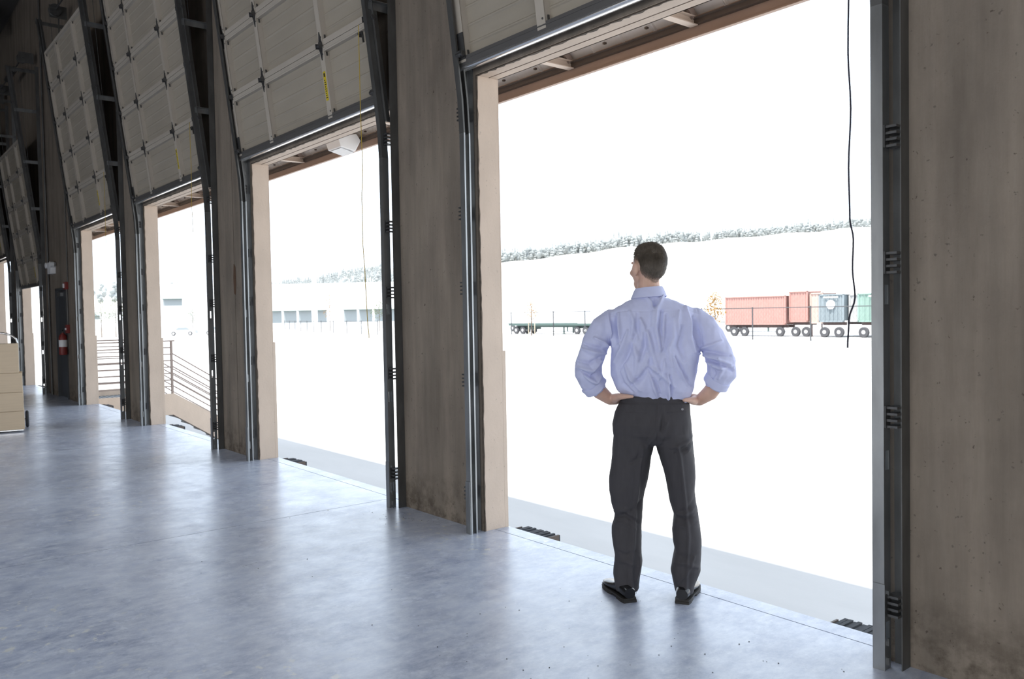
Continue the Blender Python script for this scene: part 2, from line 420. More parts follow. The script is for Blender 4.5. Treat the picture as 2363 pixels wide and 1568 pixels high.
# ------------------------------------------------------------------ door tracks
def webz(m, x0, x1, y0, y1, z0, z1, holes):   # vertical plate with rectangular slots
    z = z0
    for h0, h1 in holes:
        m.box(x0, x1, y0, y1, z, h0); m.box(x0, x1, y0, y0 + .012, h0, h1); m.box(x0, x1, y1 - .012, y1, h0, h1); z = h1
    m.box(x0, x1, y0, y1, z, z1)
def make_track(side, x):    # side -1 left of opening, +1 right; x is the opening edge
    root = empty('door_track', (x, 3.32, 0))
    s = side
    def bx(m, a, b, y0, y1, z0, z1): m.box(min(s * a, s * b), max(s * a, s * b), y0, y1, z0, z1)
    m = MB()
    ZT = 2.72
    wx = .043
    mm = MB(); webz(mm, 0, .003, -.027, .027, 0.0, ZT, [(.12, .20), (.83, .91), (1.51, 1.59)])
    m.v += [(s * (wx + a if a else wx), b, c) for a, b, c in mm.v]; m.f += mm.f
    for yy in (-.027, .024): bx(m, .0, wx, yy, yy + .003, 0, ZT)
    bx(m, -.004, .0, -.027, -.015, 0, ZT); bx(m, -.004, 0, .015, .027, 0, ZT)
    m.build('vertical_track', 'galv', root)
    # inclined part: sheared section
    m = MB(); zb, ztop = ZT, 6.75
    def inc(a, b, y0, y1):
        n = len(m.v); xs = sorted((s * a, s * b))
        segs = [(zb, 0.0), (2.95, -.012), (3.15, -.035), (ztop, -.035 - .12 * (ztop - 3.15))]
        rings = [[(xs[0], y0 + dy, z), (xs[1], y0 + dy, z), (xs[1], y1 + dy, z), (xs[0], y1 + dy, z)] for z, dy in segs]
        m.loft(rings)
    inc(wx, wx + .003, -.027, .027); inc(0, wx, -.027, -.024); inc(0, wx, .024, .027); inc(-.004, 0, -.027, -.015); inc(-.004, 0, .015, .027)
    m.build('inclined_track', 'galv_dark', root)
    # backing angle of the inclined run
    m = MB(); n = [[(s * (wx + .004), .02 + dy, z), (s * (wx + .034), .02 + dy, z), (s * (wx + .034), .025 + dy, z), (s * (wx + .004), .025 + dy, z)] for z, dy in ((3.0, -.02), (6.75, -.035 - .12 * 3.6))]
    m.loft(n); n = [[(s * (wx + .004), .02 + dy, z), (s * (wx + .008), .02 + dy, z), (s * (wx + .008), .07 + dy, z), (s * (wx + .004), .07 + dy, z)] for z, dy in ((3.0, -.02), (6.75, -.035 - .12 * 3.6))]
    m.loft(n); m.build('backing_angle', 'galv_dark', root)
    # wall angle
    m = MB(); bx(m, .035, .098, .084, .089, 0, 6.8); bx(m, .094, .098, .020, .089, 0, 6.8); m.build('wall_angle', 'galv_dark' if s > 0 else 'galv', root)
    for z in (.27, 1.05, 1.68, 2.19, 2.86):
        m = MB()
        for q in range(4): bx(m, wx + .003, .095, -.012 + .0, .05, z - .045 + .026 * q, z - .035 + .026 * q)
        bx(m, wx + .003, wx + .008, -.02, .02, z - .045, z + .045); bx(m, .089, .094, .03, .075, z - .045, z + .045)
        m.build('track_bracket', 'hardware', root)
    for z in (3.86, 4.82, 5.87):
        y = -.035 - .12 * (z - 3.15)
        m = MB(); bx(m, .048, .053, y, .085, z - .03, z + .03); bx(m, .048, .094, y, .085, z + .026, z + .03); m.build('strut', 'galv', root)
    m = MB(); bx(m, .0, .05, -.032, -.027, 0, .36); 
    for zz in (.02, .10, .3): bx(m, wx + .003, wx + .012, -.008, .008, zz, zz + .03)
    m.build('track_foot', 'galv', root)
    y = -.035 - .12 * 3.55
    m = MB(); bx(m, .05, .056, y - .03, .085, 6.66, 6.72); bx(m, .05, .09, y - .03, .085, 6.71, 6.72); m.build('head_bracket', 'galv_dark', root)
    return root
src = {}
for i, x in enumerate(XL):
    for side, xx in ((-1, x), (1, x + WO)):
        if side not in src: t = src[side] = make_track(side, xx)
        else: t = copy_tree(src[side]); t.location = (xx, 3.32, 0)
        tag(t, 'galvanised steel door track on the %s side of the %s doorway' % ('left' if side < 0 else 'right', NTH[i]), 'door track', 'door tracks beside the doorways')
# thin weather strip standing in each doorway's right reveal
ws = MB().box(-.075, -.050, -.004, .004, .0, HL).box(-.05, 0, -.002, .002, .6, .62).box(-.05, 0, -.002, .002, 2.2, 2.22).build('weather_strip', 'galv_dark')
for i, x in enumerate(XL[:2]):
    o = ws if i == 0 else inst(ws, None)
    o.location = (x + WO, 3.475, 0); tag(o, 'narrow grey metal weather strip in the right reveal of the %s doorway' % NTH[i], 'weather strip', 'weather strips in the reveals')

# counterbalance shafts above the doors
def make_shaft():
    r = empty('counterbalance_shaft', (0, 0, 0))
    m = MB(); rot_y_cyl(m, (WO / 2, 0, 0), .0125, WO + .3); m.build('shaft', 'galv_dark', r, smooth=True)
    for xx in (-.02, WO + .02):
        m = MB(); m.lathe([(.02, -.05), (.10, -.05), (.10, -.035), (.085, -.03), (.085, .03), (.10, .035), (.10, .05), (.02, .05)], 24, (xx, 0, 0), 'x'); m.build('cable_drum', 'hardware', r, smooth=True)
        m = MB(); m.box(xx - .075 if xx < 1 else xx + .07, xx - .07 if xx < 1 else xx + .075, -.08, .20, -.11, .11); m.build('bearing_plate', 'galv_dark', r)
        m = MB(); m.tube([(xx, -.09, 0), (xx, -.09 + .05, -.8), (xx, .12, -3.2)], .004, 5); m.build('lift_cable', 'hardware', r)
    m = MB(); m.lathe([(.03, -.5), (.06, -.49), (.06, .49), (.03, .5)], 16, (WO / 2, 0, 0), 'x'); m.build('spring', 'hardware', r, smooth=True)
    return r
sh = make_shaft()
for i, x in enumerate(XL):
    o = sh if i == 0 else copy_tree(sh); o.location = (x, 3.13, 6.95)
    tag(o, 'dark counterbalance shaft with cable drums high over the %s doorway' % NTH[i], 'door shaft', 'counterbalance shafts')

# ------------------------------------------------------------------ dock bumpers
def make_bumper():
    r = empty('dock_bumper', (0, 0, 0))
    m = MB()
    rnd = random.Random(3)
    pl = []
    for k in range(14):
        m = MB(); x0 = .012 + k * .0235; t = rnd.uniform(-.008, .004)
        m.box(x0, x0 + .020, .0, .15 + t, -.25, -.005 + rnd.uniform(-.012, .0)); m.build('rubber_pad', 'rubber', r)
    m = MB(); m.box(0, .010, 0, .09, -.27, -.004); m.box(.343, .353, 0, .13, -.27, -.004); m.build('end_angle', 'darksteel', r)
    return r
bp = make_bumper(); first = True
for i, x in enumerate(XL[:5]):
    for side, xx in (('left', x + .03), ('right', x + WO - .40)):
        o = bp if first else copy_tree(bp); first = False
        o.location = (xx, YL + .002, -.008)
        tag(o, 'black laminated rubber dock bumper outside the %s end of the %s doorway sill' % (side, NTH[i]), 'dock bumper', 'dock bumpers under the sills')

# ------------------------------------------------------------------ canopy outside
cn = empty('canopy', (-10, Y1, 3.6), label='beige steel canopy with grey deck running outside above the doorways', cat='canopy')
def cl(x, y, z): return (x + 10, y - Y1, z - 3.6)
X0, X1, YF = -30.0, 4.0, 5.2
D = YF - Y1
m = MB(); m.box(X0 + 10, X1 + 10, D, D + .01, 0, .22); m.box(X0 + 10, X1 + 10, D - .03, D, 0, .008); m.build('fascia', 'fascia', cn)
m = MB(); m.box(X0 + 10, X1 + 10, D - .045, D - .005, .09, .13); m.box(X0 + 10, X1 + 10, D - .075, D - .045, .125, .132); m.build('edge_angle', 'darksteel', cn)
SLP = .87; dp = None; x = X0
while x < X1:
    if dp is None:
        W_ = .686; m = MB(); prof = [(0, 0), (.012, .0), (.02, .02), (.33, .02), (.34, .0), (.35, 0), (.36, .02), (.67, .02), (.678, 0), (W_, 0), (W_, .012), (.0, .012)]
        prof = [(a, b) for a, b in prof[:-2]] + [(W_, .032), (0, .032)]
        m.loft([[(a, yy, (D - yy) * SLP + b) for a, b in prof] for yy in (.01, D)])
        dp = m.build('deck_panel', 'deck', cn, loc=(x + 10, 0, .15))
    else: inst(dp, cn, (x + 10, 0, .15))
    x += .69
bm_ = None
for k in range(-4, 18):
    xx = -4.05 - 1.37 * k
    if bm_ is None:
        m = MB(); m.box(-.035, .035, .01, D - .04, .075, .083); m.box(-.035, .035, .01, D - .04, .135, .143); m.box(-.004, .004, .01, D - .04, .083, .135)
        bm_ = m.build('beam', 'beam', cn, loc=(xx + 10, 0, 0))
        gg = MB().bar((0, D - .06, .14), (0, .06, .10 + (D - .06) * SLP), .06, .06).build('rafter', 'rail', cn, loc=(xx + 10, 0, 0))
        gs = MB().prism([(D - .06, .143), (D - .30, .143), (D - .26, .30)], 'x', -.006, .006).build('gusset', 'darksteel', cn, loc=(xx + 10, 0, 0))
    else:
        for q in (bm_, gg, gs): inst(q, cn, (xx + 10, 0, 0))
    for q in (.45, .92):
        b = MB(); b.box(xx + 10 + q - .012, xx + 10 + q + .012, D - .085, D - .06, .175, .19); b.build('deck_clip', 'darksteel', cn)

lo = empty('outdoor_light', (-9.33, 4.95, 3.68), label='white angled floodlight hanging under the canopy outside the second doorway', cat='light')
m = MB(); m.prism([(-.16, .02), (.10, .08), (.16, 0), (.08, -.14), (-.12, -.10)], 'x', -.17, .17); m.build('housing', 'white', lo, bevel=.01)
m = MB(); m.box(-.02, .02, -.02, .02, .05, .16); m.box(-.06, .06, -.05, .05, .13, .145); m.build('mount', 'darksteel', lo)
m = MB(); m.prism([(-.10, -.105), (.07, -.145), (.07, -.152), (-.10, -.112)], 'x', -.14, .14); m.build('lens', mat('frosted_lens', (.45, .47, .5), .2), lo)

# ------------------------------------------------------------------ personnel door and wall fittings
pdm = MB()
pdm.box(PD0, PD0 + .05, Y0 - .02, Y0 + .14, 0, 2.16); pdm.box(PD1 - .05, PD1, Y0 - .02, Y0 + .14, 0, 2.16); pdm.box(PD0, PD1, Y0 - .02, Y0 + .14, 2.11, 2.16)
pd = pdm.build('door_1', 'doorgrey'); tag(pd, 'narrow charcoal metal personnel door between the fourth and fifth doorways', kind='structure')
MB().box(PD0 + .052, PD1 - .052, Y0 + .03, Y0 + .075, .01, 2.105).build('door_leaf', 'doorgrey', pd)
MB().box(PD0 + .15, PD1 - .15, Y0 - .02, Y0 + .0, 1.0, 1.04).box(PD0 + .15, PD0 + .19, Y0 - .01, Y0 + .03, 1.0, 1.04).box(PD1 - .19, PD1 - .15, Y0 - .01, Y0 + .03, 1.0, 1.04).build('panic_bar', 'chrome', pd)
MB().box(-18.4, -18.1, Y0 - .02, Y0 + .03, 2.0, 2.07).build('door_closer', 'galv', pd)

el = empty('emergency_light', (-18.68, Y0, 2.56), label='small white emergency light box on the wall above the charcoal door', cat='light')
MB().box(-.16, .16, -.10, 0, -.1, .13).build('housing', 'white', el, bevel=.01)
for q in (-.22, .22): MB().lathe([(.02, 0), (.055, -.02), (.06, -.09), (.03, -.1)], 14, (q, -.03, .08), 'y').build('lamp_head', 'white', el, smooth=True)
al = empty('alarm_strobe', (-17.52, Y0, 2.18), label='small red fire alarm strobe beside the top of the charcoal door', cat='alarm')
MB().box(-.08, .08, -.06, 0, -.07, .07).build('housing', 'red', al, bevel=.008); MB().box(-.03, .03, -.08, -.06, -.04, .04).build('flash_lens', 'white', al)
cv = MB().tube([(-17.5, Y0 - .015, 1.42), (-17.5, Y0 - .015, 2.12)], .012, 8).build('conduit', 'galv_dark', smooth=True); tag(cv, 'thin conduit running between red strobe and red pull box', 'conduit')
cv = MB().tube([(-17.42, Y0 - .015, 2.25), (-17.42, Y0 - .015, 8.4)], .010, 8).build('conduit', 'galv_dark', smooth=True); tag(cv, 'tall thin conduit climbing the wall above the red strobe', 'conduit')
pb = empty('pull_station', (-17.48, Y0, 1.36), label='red fire alarm pull box above the extinguisher', cat='alarm')
MB().box(-.06, .06, -.06, 0, -.08, .08).build('housing', 'red', pb, bevel=.006); MB().box(-.035, .035, -.075, -.06, -.02, .02).build('handle', 'white', pb)
fe = empty('fire_extinguisher', (-17.62, Y0 - .09, .86), label='red fire extinguisher hanging on the wall beside the charcoal door', cat='fire extinguisher')
MB().lathe([(.02, 0), (.066, .006), (.072, .03), (.072, .33), (.06, .38), (.03, .41), (.022, .43)], 20).build('cylinder', 'red', fe, smooth=True)
MB().lathe([(.0735, .16), (.0735, .29)], 20).build('label_sheet', 'white', fe, smooth=True)
MB().box(-.02, .02, -.02, .02, .42, .46).bar((0, 0, .46), (.10, -.02, .50), .02, .01).bar((0, 0, .44), (.09, -.02, .45), .02, .008).build('valve', 'hardware', fe)
MB().tube([(-.02, 0, .44), (-.09, 0, .40), (-.10, -.01, .25), (-.09, -.01, .12)], .010, 8).build('hose', 'black', fe, smooth=True)
MB().box(-.03, .03, .072, .09, .1, .45).build('wall_bracket', 'hardware', fe)
pv = MB().tube([(-19.15, Y0 - .03, .0), (-19.15, Y0 - .03, 8.3)], .018, 10).build('downpipe', 'galv_dark', smooth=True); tag(pv, 'slim vertical grey pipe on the wall just right of the fifth doorway', 'pipe')

# ------------------------------------------------------------------ boxes on a hand truck
ang = math.radians(-81 + 90 - 90 + 0)
bx_root = (-12.98, 1.94)
va = math.atan2(-12.98, 1.94)            # view azimuth
fx = Vector((math.cos(math.radians(81)), math.sin(math.radians(81)), 0))   # along the visible faces, to the right
rz = math.radians(81)
hts = [(.035, .285, .00, .62), (.287, .545, -.005, .62), (.547, .81, -.01, .62), (.812, 1.21, -.045, .60)]
labs = ['plain tan cardboard box at the bottom of the stack', 'plain tan cardboard box second from the bottom of the stack', 'plain tan cardboard box just under the tall top box', 'taller plain tan cardboard box topping the stack']
for (z0, z1, dx, wd), lab in zip(hts, labs):
    r = empty('cardboard_box', (bx_root[0], bx_root[1], z0), (0, 0, rz), label=lab, cat='box', group='boxes stacked at the left edge')
    MB().box(-wd + dx, dx, .0, .45, 0, z1 - z0).build('carton', 'card', r, bevel=.006)
    MB().box(-wd + dx + .01, dx - .01, .219, .231, z1 - z0 + .0005, z1 - z0 + .0012).build('tape', 'tape', r)
ht = empty('hand_truck', (bx_root[0], bx_root[1], 0), (0, 0, rz), label='chrome hand truck with a looped handle carrying the cardboard boxes', cat='hand truck')
MB().box(-.60, -.01, .0, .47, .022, .034).build('toe_plate', 'chrome', ht)
P = [(-.06, .50, .10), (-.06, .50, 1.22)] + [(-.31 + .25 * math.cos(a), .50, 1.22 + .14 * math.sin(a)) for a in [PI * q / 10 for q in range(1, 10)]] + [(-.56, .50, 1.22), (-.56, .50, .10)]
MB().tube(P, .014, 10).build('frame', 'chrome', ht, smooth=True)
for z in (.3, .6, .9): MB().bar((-.06, .50, z), (-.56, .50, z), .02, .02).build('crossbar', 'chrome', ht)
for q in (.03, -.65): 
    m = MB(); m.lathe([(.03, -.022), (.10, -.022), (.12, -.01), (.12, .01), (.10, .022), (.03, .022)], 24, (q, .56, .12), 'x'); m.build('wheel', 'rubber', ht, smooth=True)
m = MB(); rot_y_cyl(m, (-.31, .56, .12), .01, .66); m.build('axle', 'chrome', ht)

# ------------------------------------------------------------------ outdoors: ground, landing, stairs
g = MB(); g.box(-2600, 700, Y0 + .1, 2500, -1.6, -1.2); tag(g.build('ground', 'ground'), 'pale concrete yard and land outside', kind='structure')

XS = -16.9
ls = empty('landing_stairs', (XS, Y1, -1.2), label='raised landing with brown rails and stairs descending outside the fourth doorway', cat='stairs')
def L_(x, y, z): return (x - XS, y - Y1, z + 1.2)
m = MB(); m.box(-2.2, .03, .04, 1.5, .82, 1.08); m.build('landing_slab', 'beige', ls)
m = MB()
for k in range(18): m.box(-2.15, .0, .06 + k * .08, .06 + k * .08 + .05, 1.08, 1.115)
m.build('landing_grating', 'grate', ls)['kind'] = 'stuff'
for xx in (-2.2, -.03):
    m = MB(); m.prism([(1.5, .82), (1.5, 1.26), (3.5, 0.0), (2.75, 0.0)] if xx > -1 else [(1.5, 1.06), (1.5, 1.26), (3.5, 0.0), (3.2, 0.0)], 'x', xx, xx + .06); m.build('stringer', 'beige', ls)
    if xx > -1: MB().prism([(1.5, .80), (1.5, .82), (2.75, .0), (2.72, 0)], 'x', xx, xx + .06).build('stringer_edge', 'darksteel', ls)
    m = MB(); m.box(xx, xx + .06, .02, 1.5, 1.08, 1.24); m.build('kerb', 'beige', ls)
tr = None
for k in range(7):
    m = MB(); m.box(-2.14, -.03, 1.5 + k * .27, 1.5 + k * .27 + .30, 1.08 - .17 * (k + 1) + .0, 1.08 - .17 * (k + 1) + .04); m.build('tread', 'grate', ls)
for xx in (-2.17, 0.0):
    for y0, y1, z0, z1 in ((.10, .10, 1.1, 2.27), (1.5, 1.5, 1.0, 2.27), (3.3, 3.3, 0.0, 1.12)):
        MB().box(xx - .02, xx + .02, y0 - .02, y0 + .02, z0, z1).build('post', 'rail', ls)
    MB().box(xx - .03, xx + .03, .08, 1.56, 2.27, 2.295).build('top_rail', 'rail', ls)
    for k in range(7):
        z = 2.15 - k * .128
        MB().bar((xx, .10, z), (xx, 1.5, z), .022, .022).build('rail', 'rail', ls)
        if k: MB().bar((xx, 1.5, z + .02), (xx, 3.3, z + .02 - 1.17), .018, .022).build('rail', 'rail', ls)

# ------------------------------------------------------------------ outdoors: far things
M['fence'] = mat('fence_steel', (.07, .075, .08), .6, .3)
M['tyre'] = mat('tyre', (.06, .06, .065), .9)
M['chassis'] = mat('chassis_green', (.06, .10, .09), .6)
M['chassis2'] = mat('chassis_black', (.08, .05, .045), .6)
M['cred'] = mat('container_red', (.40, .22, .19), .6, var=.12)
M['cpink'] = mat('container_faded_red', (.52, .38, .33), .6, var=.1)
M['cblue'] = mat('container_blue_grey', (.21, .25, .27), .6, var=.1)
M['cgrey'] = mat('container_grey', (.42, .42, .42), .6, var=.1)
M['cgreen'] = mat('container_green', (.22, .32, .28), .6, var=.1)
M['offwhite'] = mat('bright_white_cladding', (.8, .8, .8), .6)
M['bark'] = mat('bark', (.10, .07, .05), .9)
M['autumn'] = mat('autumn_leaf', (.30, .17, .05), .8, trans=.3)
M['green'] = mat('green_leaf', (.09, .12, .03), .8, trans=.2)
M['fir'] = mat('distant_fir', (.27, .29, .29), .9, var=.3, vscale=(.2, .2, .2))
M['wood'] = mat('pale_stake', (.5, .42, .32), .8)
M['shade'] = mat('bay_glass', (.24, .27, .28), .4)
GZ = -1.2
def polar(az, R): a = math.radians(az); return Vector((R * math.sin(a), R * math.cos(a), 0))
def zel(el, R): return 1.5 + R * math.tan(math.radians(el))

# chain-link fence: posts and top rail as parts, mesh wires joined
def fence(pts, h, label, spacing, wires=True):
    r = empty('chain_link_fence', (pts[0][0], pts[0][1], GZ), label=label, cat='fence', group='fences across the yard')
    O = Vector((pts[0][0], pts[0][1], GZ)); pm = None
    for a, b in zip(pts[:-1], pts[1:]):
        a = Vector((*a, GZ)) - O; b = Vector((*b, GZ)) - O; n = max(1, round((b - a).length / spacing))
        for k in range(n + 1):
            p = a.lerp(b, k / n)
            if pm is None:
                m = MB(); m.tube([(0, 0, 0), (0, 0, h)], .06, 6); m.ell((0, 0, h), (.075, .075, .06), 6); pm = m.build('post', 'fence', r)
            else: inst(pm, r, p)
        MB().tube([a + Vector((0, 0, h - .05)), b + Vector((0, 0, h - .05))], .04, 5).build('top_rail', 'fence', r)
        MB().tube([a + Vector((0, 0, .05)), b + Vector((0, 0, .05))], .012, 4).build('bottom_wire', 'fence', r)
        if wires:
            m = MB(); d = (b - a).normalized(); Ln = (b - a).length; q = 0.
            while q < Ln - 2.2:
                m.bar(a + d * q + Vector((0, 0, .05)), a + d * (q + 2.2) + Vector((0, 0, h - .1)), .004, .004)
                m.bar(a + d * (q + 2.2) + Vector((0, 0, .05)), a + d * q + Vector((0, 0, h - .1)), .004, .004); q += .35
            m.build('wire_mesh', 'fence', r)['kind'] = 'stuff'
    return r
fence([(-93, 69.5), (-71.5, 64.6), (-49.1, 63.2), (-31.4, 61.9), (-24, 61.6)], 2.85, 'dark chain-link fence across the yard behind the man', 5.2)
fence([(-172, 76), (-132, 65), (-104, 60)], 2.0, 'far dark chain-link fence seen through the second doorway', 6.5)

def wheel(parent, x, y, z=.5, r=.5):
    m = MB(); m.lathe([(.22, -.12), (r - .05, -.14), (r, -.08), (r, .08), (r - .05, .14), (.22, .12)], 20, (x, y, z), 'y'); w_ = m.build('wheel', 'tyre', parent, smooth=True)
    m = MB(); m.lathe([(.05, -.15), (.12, -.15), (.17, -.13), (.18, -.11), (.05, -.09)], 16, (x, y, z), 'y'); m.build('hub', 'offwhite', w_, smooth=True)
# flatbed trailer
fb_ = empty('flatbed_trailer', (-84.6, 69.2, GZ), (0, 0, .06), label='empty dark flatbed trailer parked behind the fence left of the man', cat='trailer')
MB().box(-.8, 13.9, 0, 2.4, 1.18, 1.32).box(-.8, 13.9, -.02, .04, 1.10, 1.36).build('deck', 'chassis', fb_)
MB().box(.2, 12.2, .7, .9, .86, 1.18).box(.2, 12.2, 1.5, 1.7, .86, 1.18).box(-.3, 3.4, .5, 1.9, .6, .9).build('frame', 'chassis', fb_)
for x in (.5, 1.75, 11.4, 12.8):
    wheel(fb_, x, .2); wheel(fb_, x, 2.2)
MB().box(8.9, 9.05, .3, .45, .1, .9).box(8.9, 9.05, 2, 2.15, .1, .9).box(8.8, 9.2, .25, .5, .05, .12).build('landing_leg', 'chassis', fb_)
MB().box(10.2, 13.7, .6, 1.8, .75, 1.1).build('bogie', 'chassis', fb_)

def container(x, y, rz, Lx, Wy, H, mt, label, wheels=True, end_doors=False, base=1.25, panels=0):
    r = empty('shipping_container', (x, y, GZ), (0, 0, rz), label=label, cat='container', group='containers on chassis behind the fence')
    # corrugated shell: ribbed front and rear sides
    m = MB(); n = max(4, int(Lx / .28)); pts = []
    d = .05
    for k in range(n):
        a = .08 + (Lx - .16) * k / n; w_ = (Lx - .16) / n
        pts += [(a, d), (a + w_ * .3, d), (a + w_ * .5, d + .05), (a + w_ * .8, d + .05)]
    poly = [(.08, d)] + pts + [(Lx - .08, d), (Lx - .08, Wy - .05), (.08, Wy - .05)]
    m.prism(poly, 'z', base + .12, base + H - .1); m.build('shell', mt, r)
    f = MB()
    for a in (0, Lx - .14): f.box(a, a + .14, 0, .16, base, base + H); f.box(a, a + .14, Wy - .16, Wy, base, base + H)
    f.box(0, Lx, 0, .09, base, base + .15); f.box(0, Lx, 0, .09, base + H - .11, base + H); f.box(0, Lx, Wy - .09, Wy, base, base + .15); f.box(0, Lx, Wy - .09, Wy, base + H - .11, base + H)
    f.box(0, Lx, .05, Wy - .05, base + H - .10, base + H - .04)
    f.build('frame', mt, r)
    if end_doors:
        for q in (.25, .42, .58, .75): MB().bar((Lx * q, -.03, base + .1), (Lx * q, -.03, base + H - .1), .04, .04).build('lock_bar', mt, r)
    if wheels:
        MB().box(.1, Lx - .1, .6, .8, base - .3, base).box(.1, Lx - .1, Wy - .8, Wy - .6, base - .3, base).build('chassis_beam', 'chassis2', r)
        w0 = wheels if isinstance(wheels, (list, tuple)) else (Lx * .2, Lx * .2 + 1.2)
        for xx in w0: wheel(r, xx, .2, .48, .48)
    return r
c1_ = container(-51.8, 70.5, .02, 6.9, 2.45, 2.85, 'cred', 'long ribbed red container on a chassis right of the young orange tree', (1.0, 2.2, 6.2), base=1.15)
container(-44.7, 70.9, .02, 1.95, 2.45, 2.95, 'cred', 'narrow deeply ribbed dark red container end beside the long red container', (.6, 1.7), base=1.4)
container(-42.7, 71.2, .02, 1.35, 2.45, 2.9, 'cpink', 'faded plain red container between the red and blue-grey ones', False, base=1.25)
MB().box(.1, .2, .1, .2, 0, 1.25).box(1.1, 1.2, .1, .2, 0, 1.25).build('support_leg', 'chassis2', bpy.data.objects['shipping_container.002'])
cb = container(-41.2, 70.2, .02, 2.45, 6, 2.55, 'cblue', 'blue-grey container end with a white round mark', (.5, 1.9), True, base=1.4)
container(-38.7, 71.0, .02, 1.2, 6, 2.5, 'cgrey', 'pale grey container between the blue-grey and green ones', False, base=1.4)
cg = container(-37.45, 70.2, .02, 2.6, 6, 2.55, 'cgreen', 'green container end with a white round mark at the right jamb', (.5, 2.0), True, base=1.4)
container(-34.75, 70.4, .02, 2.6, 6, 2.55, 'cgreen', 'green container end just past the right edge of the nearest doorway', (.5, 2.0), True, base=1.4)
for r_, cx in ((cb, 1.22), (cg, 1.75)):
    MB().lathe([(.0, -.002), (.42, -.002), (.42, .02), (.0, .02)], 24, (cx, -.06, 3.0), 'y').build('round_mark', 'offwhite', r_)
    MB().box(cx - .7, cx + .7, -.06, -.04, 3.62, 3.74).build('white_stripe', 'offwhite', r_)
# white box trailers behind the flatbed
for (x, y, Ln), lab in zip(((-98, 79, 15.5), (-79.5, 81, 14), (-62.5, 84, 9)), ('long white box trailer behind the left end of the flatbed', 'long white box trailer behind the right end of the flatbed', 'short white box trailer behind the man')):
    r = empty('box_trailer', (x, y, GZ), label=lab, cat='trailer', group='white box trailers behind the flatbed')
    MB().box(0, Ln, 0, 2.5, 1.2, 4.05).build('body', 'offwhite', r)
    m = MB(); m.box(0, Ln, -.02, 0, 1.15, 1.25); m.box(0, Ln, -.02, .02, 4.03, 4.08); m.build('side_rail', 'chassis', r)
    for q in (1.2, 2.5): wheel(r, q, .2)
    MB().box(Ln - 2.5, Ln - 2.35, .3, .45, .1, 1.2).build('landing_leg', 'chassis', r)

# young trees with stakes
def leaves(m, c, rad, n, size, rnd, flat=.9):
    for _ in range(n):
        while True:
            p = Vector((rnd.uniform(-1, 1), rnd.uniform(-1, 1), rnd.uniform(-1, 1)))
            if p.length < 1: break
        p = Vector((p.x * rad[0] * (1 - .35 * p.z), p.y * rad[1] * (1 - .35 * p.z), p.z * rad[2])) + Vector(c)
        a = Vector((rnd.uniform(-1, 1), rnd.uniform(-1, 1), rnd.uniform(-1, 1))).normalized() * size; b = a.orthogonal().normalized() * size * .6
        k = len(m.v); m.v += [tuple(p - a), tuple(p + b), tuple(p + a), tuple(p - b)]; m.f.append((k, k + 1, k + 2, k + 3))
def young_tree(x, y, h, mt, label, seed, w_=1.0, n=520, grp='young trees in the yard'):
    rnd = random.Random(seed); r = empty('young_tree', (x, y, GZ), label=label, cat='tree', group=grp)
    m = MB(); m.tube([(0, 0, 0), (.03, 0, h * .45), (0, 0, h * .95)], [.07, .05, .015], 6)
    for k in range(9):
        a = rnd.uniform(0, 6.28); z = h * (.4 + .055 * k); l = w_ * (1 - .09 * k); m.tube([(0, 0, z), (l * math.cos(a), l * math.sin(a), z + l * .7)], [.025, .008], 4)
    m.build('trunk', 'bark', r)
    m = MB(); leaves(m, (0, 0, h * .64), (w_, w_, h * .33), n, .085, rnd); f = m.build('foliage', mt, r); f['kind'] = 'stuff'
    for q in (-.55, .6): MB().tube([(q, 0, 0), (q, 0, 1.75)], .05, 6).build('stake', 'wood', r)
young_tree(-46.9, 62.3, 4.55, 'autumn', 'young orange-leaved tree with two stakes in front of the red container', 3, .95, 620)
young_tree(-75.9, 65.0, 4.6, 'autumn', 'young sparse orange tree with stakes in front of the flatbed trailer', 4, .8, 260)
young_tree(polar(-63.2, 160).x, polar(-63.2, 160).y, 7.5, 'autumn', 'young orange tree before the white warehouse seen through the second doorway', 5, 1.5, 500)
for az, R, h, w_, lab in ((-59.9, 150, 6, 1.6, 'green tree seen low beside the right track of the second doorway'), (-71.9, 170, 5, 2.2, 'small bushy tree before the warehouse seen through the third doorway'),
                          (-77.2, 150, 6.5, 2.2, 'leftmost small green tree seen through the fourth doorway'), (-76.4, 150, 6.8, 1.8, 'pointed green tree seen through the middle of the fourth doorway'), (-75.4, 155, 6, 2.0, 'small green tree seen at the right of the fourth doorway')):
    p = polar(az, R); young_tree(p.x, p.y, h, 'green', lab, int(R + az), w_, 500)

# pale warehouses far away
def warehouse(az0, az1, R0, R1, el, band, label, bays, band_mt='shade'):
    a = polar(az0, R0); b = polar(az1, R1); c = (a + b) / 2
    d = (b - a).normalized(); rz_ = math.atan2(d.y, d.x); Ln = (b - a).length
    H = zel(el, (R0 + R1) / 2) - GZ
    r = empty('warehouse', (a.x, a.y, GZ), (0, 0, rz_), label=label, cat='building', group='pale warehouses across the yard')
    MB().box(0, Ln, 0, 30, 0, H).build('wall', 'offwhite', r); MB().box(-.5, Ln + .5, -.6, 30.5, H, H + .5).build('roof_edge', 'offwhite', r)
    z0, z1 = [zel(e, (R0 + R1) / 2) - GZ for e in band]
    n = bays
    for k in range(n):
        if (k * 7) % 5 == 4: continue
        x0 = Ln * (k + .08) / n; x1 = Ln * (k + .92) / n
        f = MB().box(x0, x1, -.12, .0, z0, z1).build('bay', band_mt, r); MB().box(x0, x1, -1.2, .0, z1, z1 + .15).build('awning', 'chassis', f)
    return r
warehouse(-70.0, -58.2, 205, 190, 2.1, (-.35, .42), 'long white warehouse with shaded bays seen through the second doorway', 12)
